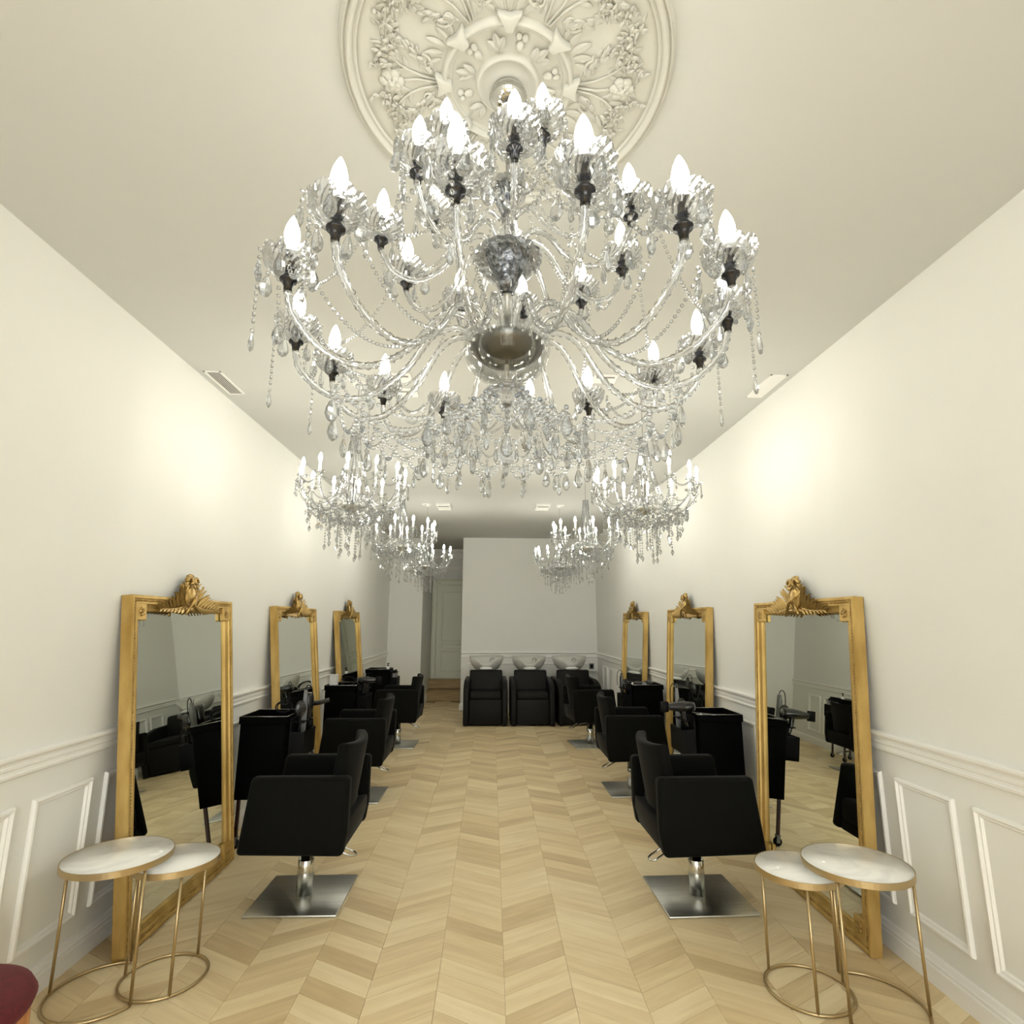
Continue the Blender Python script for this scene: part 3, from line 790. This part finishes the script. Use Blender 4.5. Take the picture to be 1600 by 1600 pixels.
SP = [(-.885, 3.5, 'small crystal chandelier above left side, nearest of the left row'), (-.885, 5.43, 'small crystal chandelier above left side, middle of the left row'),
      (-.86, 7.36, 'small crystal chandelier above left side, last of the left row before back wall'),
      (.985, 3.5, 'small crystal chandelier above right side, nearest of the right row'), (.925, 5.43, 'small crystal chandelier above right side, middle of the right row'),
      (.90, 7.36, 'small crystal chandelier above right side, last of the right row before back wall')]
for i, (x, y, lb) in enumerate(SP):
    if i == 0: sc0.location = (x, y, H); sc0['label'] = lb
    else: dup(sc0, (x, y, H), (0, 0, .37 * i), lb)

# ------------------------------------------------------------------ mirrors
MW, MH, FT, FW = 1.11, 1.64, .052, .082
def make_mirror():
    t = thing('gilt_mirror', 'x', 'mirror', group='tall gilt mirrors leaning on the side walls')
    # frame profile: t from outer edge inwards, d from back
    prof = [(0, 0), (0, FT), (.006, FT + .004), (.016, FT + .004), (.020, FT - .002), (.034, FT - .004), (.036, FT + .001), (.044, FT + .001), (.047, FT - .010), (.066, FT - .016), (.070, FT - .012), (.077, FT - .014), (FW, FT - .024), (FW, 0)]
    n = len(prof); hw = MW / 2
    cs = [(-hw, 0, 1, 1), (hw, 0, -1, 1), (hw, MH, -1, -1), (-hw, MH, 1, -1)]
    for c in range(4):
        a, b = cs[c], cs[(c + 1) % 4]
        vs = [(q[0] + q[2] * tt, d, q[1] + q[3] * tt) for q in (a, b) for tt, d in prof]
        g = G().add(vs, [(i, (i + 1) % n, n + (i + 1) % n, n + i) for i in range(n)] + [list(range(n)), list(range(n, 2 * n))])
        obj('frame_rail', g, M['gold'], t)
    obj('glass', G().box((0, .020, MH / 2), (MW - 2 * FW + .01, .008, MH - 2 * FW + .01)), M['mirror'], t)
    obj('back_board', G().box((0, .006, MH / 2), (MW - .04, .012, MH - .04)), M['stepwood'], t)
    # beaded band
    g = G(); tb = .027
    def bump(x, z, h): g.ell((x, FT - .002, z), (.0065 if h else .0045, .005, .0045 if h else .0065), 6, 4)
    k = 0
    u = -hw + tb
    while u < hw - tb: bump(u, tb, True); bump(u, MH - tb, True); u += .0155
    v = tb
    while v < MH - tb: bump(-hw + tb, v, False); bump(hw - tb, v, False); v += .0155
    obj('bead_moulding', g, M['gold_hi'], t, kind='stuff')
    # corner blocks
    for sx in (-1, 1):
        for top in (0, 1):
            cx = sx * (hw - .050 - .035); cz = MH - .085 if top else .085
            g = G().box((cx, FT - .014, cz), (.088, .026, .088))
            ob = obj('corner_block', g, M['gold'], t, bevel=.004, seg=1)
            fl = G()
            for i in range(5):
                a = 2 * PI * i / 5; fl.ell((cx + .016 * math.cos(a), FT + .001, cz + .016 * math.sin(a)), (.010, .006, .010), 7, 4)
            fl.ell((cx, FT + .004, cz), (.008, .006, .008), 7, 4)
            obj('rosette', fl, M['gold_hi'], ob)
    # crest
    cb = G()
    cb.ell((0, FT - .002, 1.655), (.050, .030, .064), 16, 10, XF())
    cb.tube([(.050 * math.cos(x) * 1.15, FT + .006, 1.655 + .064 * math.sin(x) * 1.12) for x in [i * 2 * PI / 24 for i in range(24)]], .008, 6, closed=True)
    cb.tube([(-.085, FT, 1.700), (.02, FT + .035, 1.62), (.085, FT + .02, 1.545)], [.012, .010, .007], 8)
    cb.tube([(.075, FT - .01, 1.70), (-.02, FT + .015, 1.60), (-.06, FT + .02, 1.555)], [.009, .008, .006], 8)
    for s in (-1, 1):
        pts = []
        for i in range(18):
            q = i / 17; rad = .030 * (1 - .7 * q); an = q * 5.2
            pts.append((s * (.032 + rad * math.cos(an)), FT + .014 + .014 * q, 1.738 + rad * math.sin(an)))
        cb.tube(pts, [.012 - .005 * i / 17 for i in range(18)], 7)
        cb.ell((s * .060, FT - .006, 1.712), (.030, .022, .016), 8, 5)
        cb.ell((s * .075, FT - .008, 1.668), (.020, .015, .026), 8, 5)
    for x, z, r in ((0, 1.735, .040), (.030, 1.725, .026), (-.030, 1.725, .026), (0, 1.768, .022), (-.022, 1.775, .012), (.022, 1.772, .012), (0, 1.742, .016), (.038, 1.755, .012), (-.04, 1.752, .012)):
        cb.ell((x, FT, z), (r, .014, r), 8, 5)
    cb.ell((0, FT - .004, 1.575), (.11, .018, .022), 12, 5)
    cb.tube(spline([(-.05, FT + .002, 1.595), (-.17, FT + .006, 1.575), (-.31, FT, 1.570)], 5), .006, 6)
    cb.tube(spline([(.05, FT + .002, 1.595), (.17, FT + .006, 1.575), (.31, FT, 1.570)], 5), .006, 6)
    cr = obj('crest', cb, M['gold_hi'], t)
    lf = G(); leaf_geo(lf, 1, .27, -.15, curl=-.22); lmsh = lf.mesh('leaf'); lmsh.materials.append(M['gold_hi'])
    r3 = random.Random(2)
    def lv(x, z, L, ang, yo=0):
        o = bpy.data.objects.new('leaf', lmsh); COL.objects.link(o); o.parent = cr
        o.location = (x, FT - .004 + yo, z)
        o.rotation_mode = 'XYZ'
        # leaf lies in x-z plane facing +y: local x -> direction, local z -> +y
        d = Vector((math.cos(ang), 0, math.sin(ang))); nrm = Vector((0, 1, 0)); yv = nrm.cross(d)
        o.rotation_euler = Matrix((d, yv, nrm)).transposed().to_euler(); o.scale = (L, L, L)
    for s in (-1, 1):
        for i in range(7):
            x = .075 + i * .037; L = .100 - .006 * i
            aa = .75 - .05 * i
            lv(s * x, 1.585 - .002 * i, L * (1.15 if i < 3 else 1), aa if s > 0 else PI - aa, .006)
            aa = -.55 + .03 * i
            lv(s * x, 1.585 - .002 * i, L * .75, aa if s > 0 else PI - aa, .010)
        for x, z, L, aa in ((.06, 1.62, .105, .75), (.075, 1.64, .085, 1.1), (.055, 1.66, .095, .45), (.10, 1.61, .105, .6), (.09, 1.66, .07, .9), (.13, 1.605, .09, .8), (.05, 1.69, .07, .7)):
            lv(s * x, z, L, aa if s > 0 else PI - aa, -.002 + .012 * r3.random())
    return t
LL, LR = math.asin(.106), math.asin(.064)
mir = make_mirror()
MP = [('L', 2.925, 'nearest tall gilt mirror leaning on the left wall behind round tables'), ('L', 4.85, 'middle tall gilt mirror leaning on the left wall'),
      ('L', 6.79, 'farthest tall gilt mirror leaning on the left wall'),
      ('R', 2.84, 'nearest tall gilt mirror leaning on the right wall behind round tables'), ('R', 4.83, 'middle tall gilt mirror leaning on the right wall'),
      ('R', 6.85, 'farthest tall gilt mirror leaning on the right wall')]
for i, (s, y, lb) in enumerate(MP):
    loc = (-1.689, y + MW / 2, 0) if s == 'L' else (1.803, y + MW / 2 + .005, 0)
    rot = (LL, 0, -PI / 2) if s == 'L' else (LR, 0, PI / 2)
    if i == 0: mir.location = loc; mir.rotation_euler = rot; mir['label'] = lb
    else: dup(mir, loc, rot, lb)

# ------------------------------------------------------------------ styling chairs (local +x = front)
def make_chair():
    t = thing('styling_chair', 'x', 'chair', group='black styling chairs facing the mirrors')
    R_, F0, F1, ZB, ZT = -.285, .235, .285, .300, .690
    for s in (-1, 1):
        g = G().prism([(R_ + .02, ZB), (F1, ZB + .01), (F0, ZT), (R_, ZT), (R_, ZB + .12)], s * .295, s * .222, 'y')
        obj('armrest', g, M['fabric'], t, bevel=.024, seg=4)
    obj('seat', G().box((.02, 0, .435), (.50, .44, .13)), M['fabric'], t, bevel=.03, seg=4)
    obj('seat_base', G().prism([(R_ + .03, ZB + .005), (F1 - .02, ZB + .01), (F1 - .03, .38), (R_ + .005, .47), (R_ + .005, ZB + .1)], -.225, .225, 'y'), M['fabric'], t, bevel=.012, seg=3)
    # curved backrest
    g = G(); nu, nv = 12, 7; vs = []
    for side in (0, 1):
        for j in range(nv + 1):
            z = .465 + (.83 - .465) * j / nv
            for i in range(nu + 1):
                u = -1 + 2 * i / nu; y = u * .222
                lean = -.055 * (j / nv)
                x = R_ + .035 + lean + .055 * u * u + (.058 if side else 0)
                zz_ = z + (.016 * u * u if j == nv else 0)
                vs.append((x, y, zz_))
    m = nu + 1; K = (nv + 1) * m; fs = []
    for side in (0, 1):
        for j in range(nv):
            for i in range(nu):
                fs.append((side * K + j * m + i, side * K + j * m + i + 1, side * K + (j + 1) * m + i + 1, side * K + (j + 1) * m + i))
    for i in range(nu):
        fs.append((i, i + 1, K + i + 1, K + i)); fs.append((nv * m + i, nv * m + i + 1, K + nv * m + i + 1, K + nv * m + i))
    for j in range(nv):
        fs.append((j * m, (j + 1) * m, K + (j + 1) * m, K + j * m)); fs.append((j * m + nu, (j + 1) * m + nu, K + (j + 1) * m + nu, K + j * m + nu))
    g.add(vs, fs, True)
    obj('backrest', g, M['fabric'], t, bevel=.016, seg=3)
    obj('column', G().lathe([(.044, .014), (.044, .19), (.042, .193), (.037, .195), (.037, .30), (0, .30)], 32), M['chrome'], t)
    obj('mechanism', G().box((0, 0, .298), (.16, .12, .02)), M['dark'], t, bevel=.005, seg=1)
    obj('base_plate', G().box((0, 0, .006), (.485, .485, .012)), M['brushed'], t, bevel=.004, seg=2)
    pts = spline([(-.03, .02, .262), (-.15, .02, .258), (-.22, .025, .222), (-.262, .01, .205), (-.275, -.02, .202), (-.255, -.05, .205), (-.21, -.045, .225), (-.13, -.02, .255), (-.03, -.02, .262)], 5)
    obj('foot_lever', G().tube(pts, .0055, 8), M['chrome'], t)
    return t
ch = make_chair()
CP = [(-1.03, 3.53, PI, 'nearest black styling chair in the left row, by left round tables'), (-1.18, 5.39, PI, 'middle black styling chair in the left row'),
      (-1.165, 7.50, PI - .02, 'farthest black styling chair in the left row'),
      (1.172, 3.465, 0.02, 'nearest black styling chair in the right row, by right round tables'), (1.31, 5.50, .0, 'middle black styling chair in the right row'),
      (1.265, 7.47, .12, 'farthest black styling chair in the right row, before the basins')]
for i, (x, y, a, lb) in enumerate(CP):
    if i == 0: ch.location = (x, y, 0); ch.rotation_euler = (0, 0, a); ch['label'] = lb
    else: dup(ch, (x, y, 0), (0, 0, a), lb)

# ------------------------------------------------------------------ wash units (front = -y local)
def make_wash():
    t = thing('wash_chair', 'x', 'wash unit', group='black wash chairs with basins along the back wall')
    for s in (-1, 1):
        g = G().prism([(-.01, 0.01), (.90, 0.01), (.90, .64), (.30, .64), (.12, .60), (.02, .53), (-.01, .46)], s * .330, s * .245, 'x')
        obj('armrest', g, M['leather'], t, bevel=.022, seg=3)
    obj('front_panel', G().box((0, .30, .20), (.485, .56, .36)), M['leather'], t, bevel=.012, seg=2)
    obj('seat', G().box((0, .30, .425), (.482, .56, .10)), M['leather'], t, bevel=.03, seg=3)
    g = G().prism([(.52, .44), (.78, .70), (.90, .70), (.90, .40)], -.243, .243, 'x')
    g = G().prism([(.50, .46), (.585, .755), (.68, .76), (.66, .46)], -.26, .26, 'x')
    obj('backrest', g, M['leather'], t, bevel=.022, seg=3)
    obj('pedestal', G().box((0, 1.10, .35), (.34, .30, .70)), M['leather'], t, bevel=.02, seg=2)
    # basin
    def bm_(i, j, r, z, a):
        # notch at front (-y)
        dd = (a - 1.5 * PI)
        n_ = 1 / (1 + (abs(dd) / .42) ** 6)
        if 3 <= j <= 8: z -= n_ * .10 * {3: .35, 4: .7, 5: 1, 6: 1, 7: .7, 8: .35}[j]
        return r, z
    g = G().lathe([(.06, .712), (.13, .722), (.195, .758), (.243, .815), (.270, .88), (.283, .948), (.274, .952), (.258, .885), (.230, .825), (.184, .775), (.12, .742), (0, .732)], 64, mod=bm_)
    obj('basin', g, M['ceramic'], t, (0, .95, .0))
    obj('neck_rest', G().ell((0, .70, .775), (.11, .035, .025), 14, 6), M['white'], t)
    obj('tap', G().tube(spline([(.13, 1.10, .80), (.13, 1.10, .90), (.09, 1.04, .915), (.06, 1.0, .88)], 5), .010, 8).ell((.13, 1.10, .81), (.022, .022, .02), 10, 5), M['chrome'], t)
    return t
wsh = make_wash()
WP = [(-.075, 8.71, 0, 'leftmost black wash chair with grey basin at the back wall'), (.632, 8.70, 0, 'middle black wash chair with grey basin at the back wall'),
      (1.345, 8.72, .04, 'rightmost black wash chair with grey basin, partly behind styling chair')]
for i, (x, y, a, lb) in enumerate(WP):
    if i == 0: wsh.location = (x, y, 0); wsh['label'] = lb
    else: dup(wsh, (x, y, 0), (0, 0, a), lb)

# ------------------------------------------------------------------ nesting side tables
def side_table(x, y, h, r, legs, arc, label):
    t = thing('side_table', label, 'table', (x, y, 0))
    obj('marble_top', G().lathe([(0, h), (r - .004, h), (r - .004, h - .018), (0, h - .018)], 64), M['marble'], t)
    obj('rim', G().lathe([(r - .004, h - .024), (r, h - .024), (r, h - .012), (r, h + .0008), (r - .003, h + .0008), (r - .004, h - .024)], 64, cap=False, smooth=False), M['brass'], t)
    rb = r - .008
    for a in legs:
        a = D(a); p0 = (rb * math.cos(a), rb * math.sin(a), .008); p1 = ((r - .012) * math.cos(a), (r - .012) * math.sin(a), h - .02)
        obj('leg', G().tube([p0, p1], .0062, 10), M['brass'], t)
    a0, a1 = D(arc[0]), D(arc[1]); n = 48; full = abs(arc[1] - arc[0]) >= 360
    pts = [(rb * math.cos(a0 + (a1 - a0) * i / n), rb * math.sin(a0 + (a1 - a0) * i / n), .0065) for i in range(n + (0 if full else 1))]
    obj('base_ring', G().tube(pts, .0062, 10, closed=full), M['brass'], t)
    return t
side_table(-1.590, 2.715, .520, .208, (185, -30, 92), (92, 330), 'larger round marble side table with brass legs, left pair')
side_table(-1.390, 2.805, .470, .176, (178, -55, 68), (0, 360), 'smaller round marble side table tucked under its taller left neighbour')
side_table(1.540, 2.545, .520, .208, (-28, 92, 218), (-142, 92), 'larger round marble side table with brass legs, right pair')
side_table(1.338, 2.635, .470, .176, (128, -108, 10), (0, 360), 'smaller round marble side table tucked under its taller right neighbour')

# ------------------------------------------------------------------ red stool
t = thing('stool', 'maroon velvet seat with wooden legs in near left corner', 'stool', (-1.56, 1.875, 0))
obj('seat', G().lathe([(0, .355), (.16, .357), (.205, .365), (.228, .385), (.235, .405), (.222, .427), (.19, .441), (.12, .449), (0, .452)], 48), M['red'], t)
for k in range(4):
    a = D(38) + k * PI / 2
    obj('leg', G().tube([(.200 * math.cos(a), .200 * math.sin(a), .385), (.225 * math.cos(a), .225 * math.sin(a), 0.0)], [.022, .013], 12), M['legwood'], t)

# ------------------------------------------------------------------ trolleys (local +x toward the aisle)
def make_trolley():
    t = thing('salon_trolley', 'x', 'trolley', group='black salon trolleys between the mirrors')
    zb, zt = .31, .85
    obj('body', G().box((0, 0, (zb + .80) / 2), (.315, .34, .80 - zb)), M['trolley'], t, bevel=.006, seg=2)
    for k in range(4):
        z = .37 + k * .115
        d = obj('drawer', G().box((.160, 0, z), (.008, .30, .105)), M['trolley'], t, bevel=.003, seg=1)
        obj('handle', G().box((.168, 0, z + .030), (.012, .12, .010)), M['plastic'], d, bevel=.002, seg=1)
    g = G().box((0, 0, .806), (.33, .35, .010))
    for s in (-1, 1): g.box((s * .162, 0, .828), (.006, .35, .045)); g.box((0, s * .172, .828), (.33, .006, .045))
    obj('tray', g, M['trolley'], t)
    g = G()
    hx, hy = .163, .173
    g.tube([(-hx, -hy, .851), (hx, -hy, .851), (hx, hy, .851), (-hx, hy, .851)], .0020, 6, closed=True)
    obj('tray_rim', g, M['chrome'], t)
    # tool holder on aisle side
    g = G().box((.178, 0, .70), (.012, .26, .26)).box((.225, 0, .578), (.10, .26, .012)).box((.272, 0, .66), (.008, .26, .16))
    for s in (-1, 1): g.box((.225, s * .128, .66), (.10, .006, .16))
    for yy in (-.0875, 0, .0875): g.tube([(.225 + .036 * math.cos(q), yy + .036 * math.sin(q), .80) for q in [i * PI / 8 for i in range(16)]], .004, 5, closed=True)
    g.box((.182, 0, .80), (.010, .24, .010))
    obj('tool_holder', g, M['plastic'], t)
    for sx in (-1, 1):
        for sy in (-1, 1):
            l = obj('leg', G().box((sx * .13, sy * .145, .19), (.020, .020, .25)), M['leg'], t)
            c = G().lathe([(0, -.010), (.026, -.010), (.030, -.006), (.030, .006), (.026, .010), (0, .010)], 18, XF((sx * .13, sy * .145 , .030), (PI / 2, 0, 0)))
            obj('caster_wheel', c, M['plastic'], l)
            obj('caster_fork', G().box((sx * .13, sy * .145 - .014, .048), (.026, .004, .05)).box((sx * .13, sy * .145 + .014, .048), (.026, .004, .05)).box((sx * .13, sy * .145, .072), (.034, .034, .006)), M['grey'], l, bevel=.002, seg=1)
    return t
tr = make_trolley()
TP = [(-1.585, 4.36, 0, 'nearest black salon trolley by left wall, between near and middle mirrors'), (-1.575, 6.36, 0, 'middle black salon trolley by left wall'),
      (-1.60, 8.42, 0, 'farthest black salon trolley by left wall, topped with pump bottle'),
      (1.665, 4.39, PI, 'nearest black salon trolley by right wall, between near and middle mirrors'), (1.69, 6.38, PI, 'farther black salon trolley by right wall')]
TR = []
for i, (x, y, a, lb) in enumerate(TP):
    if i == 0: tr.location = (x, y, 0); tr.rotation_euler = (0, 0, a); tr['label'] = lb; TR.append(tr)
    else: TR.append(dup(tr, (x, y, 0), (0, 0, a), lb))

# tools -------------------------------------------------------------
def hair_dryer(loc, rot, label, cable=None):
    t = thing('hair_dryer', label, 'hair dryer', loc, rot)
    obj('barrel', G().lathe([(0, -.09), (.030, -.088), (.036, -.07), (.038, -.02), (.034, .03), (.026, .08), (.024, .10), (0, .10)], 20, XF(rot=(0, PI / 2, 0))), M['dark'], t)
    obj('nozzle', G().box((.125, 0, 0), (.06, .016, .075)), M['plastic'], t, bevel=.005, seg=2)
    obj('handle', G().tube(spline([(-.02, 0, -.02), (-.025, 0, -.08), (-.045, 0, -.15)], 4), [.018, .018, .018, .017, .017, .017, .016, .016, .015][:9], 12), M['dark'], t)
    obj('grille', G().lathe([(0, 0), (.028, 0), (.03, .004), (0, .006)], 18, XF((-.093, 0, 0), (0, -PI / 2, 0))), M['grey'], t)
    if cable: obj('cable', G().tube(spline(cable, 6), .0035, 6), M['plastic'], t)
    return t
def styling_iron(loc, label, h=.24, lean=(.0, .1, 0), col='grey'):
    t = thing('styling_iron', label, 'styling iron', loc, lean)
    obj('body', G().prism([(-.016, 0), (.016, 0), (.020, h * .6), (.014, h), (-.010, h), (-.020, h * .6)], -.014, .014, 'y'), M[col], t, bevel=.005, seg=2)
    obj('plate', G().box((.020, 0, h * .72), (.006, .022, h * .4)), M['dark'], t, bevel=.002, seg=1)
    obj('cable', G().tube(spline([(0, 0, h), (.004, .0, h + .022), (.022, .006, h + .034), (.044, .01, h + .008), (.052, .01, h - .07), (.048, .006, h - .13)], 6), .0035, 6), M['plastic'], t)
    return t
def hand_brush(loc, rot, label):
    t = thing('hair_brush', label, 'brush', loc, rot)
    obj('paddle', G().ell((0, 0, .10), (.038, .012, .058), 16, 8), M['dark'], t)
    obj('handle', G().tube([(0, 0, .05), (0, 0, -.15)], [.009, .012], 10), M['plastic'], t)
    b = G()
    for i in range(-2, 3):
        for j in range(-3, 4): b.box((i * .011, -.018, .10 + j * .012), (.002, .014, .002))
    obj('bristles', b, M['grey'], t, kind='stuff')
    return t
def pump_bottle(loc, label, h=.075, r=.022):
    t = thing('pump_bottle', label, 'bottle', loc)
    obj('bottle', G().lathe([(0, 0), (r, 0), (r, h * .85), (r * .5, h), (0, h)], 20), M['white'], t)
    obj('pump', G().lathe([(0, h), (.009, h), (.009, h + .02), (.005, h + .022), (.005, h + .032), (.012, h + .033), (.012, h + .045), (0, h + .046)], 14).box((.012, 0, h + .040), (.03, .008, .006)), M['plastic'], t)
    return t
def cable_loop(loc, label, r=.06, mat_='plastic', rot=(1.2, 0, 0)):
    g = G(); pts = []
    for i in range(60):
        a = i / 60 * 2 * PI * 2.6; q = r * (1 - .12 * math.sin(a * .37)); pts.append((q * math.cos(a), q * .7 * math.sin(a), .010 * math.sin(a * .8) + i * .0003))
    g.tube(pts, .0042, 6)
    return tag(obj('power_cable', g, M[mat_], None, loc, rot), label, 'cable')
# near left trolley: ring holders at x -1.36
hand_brush((-1.36, 4.2725, .79), (0, 0, .5), 'dark oval paddle brush standing in near left trolley holder')
styling_iron((-1.36, 4.36, .59), 'grey styling iron standing in near left trolley holder', .42, (0, .0, .3))
cable_loop((-1.52, 4.40, .885), 'black looped cable on the near left trolley', .055)
hair_dryer((-1.36, 4.4475, .885), (0, PI / 2, PI), 'black hair dryer hanging nozzle down in near left trolley holder')
# near right trolley: ring holders at x 1.44
hair_dryer((1.41, 4.3025, .895), (0, 0, PI), 'black hair dryer on near right trolley holder, nozzle toward aisle')
hand_brush((1.44, 4.39, .79), (0, 0, .3), 'black paddle brush standing in near right trolley holder')
styling_iron((1.44, 4.4775, .59), 'grey styling iron standing in near right trolley holder', .42, (0, -.0, PI - .3))
tm = thing('clipper', 'chrome and black clipper lying in near right trolley tray corner', 'clipper', (1.600, 4.285, .833), (0, 0, -.3))
obj('body', G().lathe([(0, -.07), (.016, -.068), (.020, -.02), (.018, .04), (.012, .06), (0, .062)], 16, XF(rot=(0, PI / 2, 0))), M['plastic'], tm)
obj('head', G().lathe([(0, -.02), (.021, -.018), (.021, .014), (0, .016)], 16, XF((-.055, 0, 0), (0, PI / 2, 0))), M['chrome'], tm)
tc_ = thing('comb', 'grey tail comb lying across near right trolley tray corner', 'comb', (1.545, 4.262, .8555), (0, 0, -PI / 4))
g = G().box((0, 0, 0), (.14, .010, .003))
obj('spine', g, M['grey'], tc_)
g = G()
for i in range(22): g.box((-.046 + i * .0044, -.012, 0), (.002, .018, .002))
obj('teeth', g, M['grey'], tc_, kind='stuff')
# middle left trolley: ring holders at x -1.35
bx = thing('product_box', 'white carton with blue label standing on middle left trolley', 'box', (-1.665, 6.265, .812))
obj('carton', G().box((0, 0, .065), (.075, .075, .13)), M['white'], bx, bevel=.003, seg=1)
obj('label_band', G().box((0, 0, .022), (.0765, .0765, .035)), M['blue'], bx)
obj('lid', G().box((0, 0, .137), (.078, .078, .014)), M['white'], bx, bevel=.002, seg=1)
cable_loop((-1.53, 6.33, .875), 'black looped cable lying on middle left trolley tray', .075, rot=(.9, 0, 0))
hair_dryer((-1.32, 6.2725, .895), (0, 0, 0), 'black hair dryer on middle left trolley, nozzle toward aisle')
hand_brush((-1.35, 6.36, .77), (0, 0, .5), 'dark brush standing in middle left trolley holder')
styling_iron((-1.35, 6.4475, .59), 'black styling iron standing in middle left trolley holder', .33, (0, 0, .3), 'dark')
# far left trolley
pump_bottle((-1.465, 8.33, .812), 'white pump bottle with black cap on far left trolley end')
for i, (dy, lb) in enumerate(((-.0875, 'grey canister in far left trolley holder, nearest'), (0.0, 'grey canister in far left trolley holder, middle one'), (.0875, 'grey canister in far left trolley holder, rear one'))):
    c = thing('canister', lb, 'canister', (-1.375, 8.42 + dy, .585), group='grey canisters on the far left trolley')
    obj('tin', G().lathe([(0, 0), (.026, 0), (.026, .20), (.021, .212), (0, .212)], 18), M['grey_can'], c)
    obj('cap', G().lathe([(0, .212), (.014, .212), (.014, .245), (0, .247)], 14), M['plastic'], c)
tag(obj('flat_comb', G().box((0, 0, 0), (.24, .03, .004)), M['grey'], None, (-1.53, 8.30, .8545), (0, .0, .62), bevel=.001, seg=1), 'grey flat comb lying across far left trolley tray corner', 'comb')
# far right trolley: ring holders at x 1.465
hair_dryer((1.72, 6.33, .850), (PI / 2, 0, .9), 'dark hair dryer lying in far right trolley tray')
hand_brush((1.465, 6.2925, .75), (0, 0, .3), 'dark brush standing in far right trolley holder')
pump_bottle((1.60, 6.47, .812), 'short white pump jar on far right trolley', .04, .028)
styling_iron((1.465, 6.4675, .59), 'dark styling iron standing in far right trolley holder', .36, (0, 0, PI - .3), 'dark')

# leaning board, wall socket
bd = tag(obj('leaning_board', G().box((0, 0, .415), (.022, .60, .83)), M['trim'], None, (1.775, 8.52, 0.0), (0, .115, 0), bevel=.003, seg=1),
         'plain white board leaning on the right wall beyond mirrors', 'board')
so = thing('wall_socket', 'small dark switch plate on back wall near right corner', 'socket', (1.80, YB, .745))
obj('plate', G().box((0, -.005, 0), (.085, .010, .10)), M['grey'], so, bevel=.003, seg=1)
obj('rocker', G().box((0, -.012, 0), (.045, .008, .06)), M['plastic'], so, bevel=.002, seg=1)
sh = thing('wall_shelf', 'tiny white shelf below the dark switch plate', 'shelf', (1.81, YB, .665))
obj('board', G().box((0, -.04, 0), (.14, .08, .012)), M['white'], sh, bevel=.002, seg=1)
obj('bracket', G().box((0, -.02, -.02), (.012, .04, .03)), M['white'], sh)
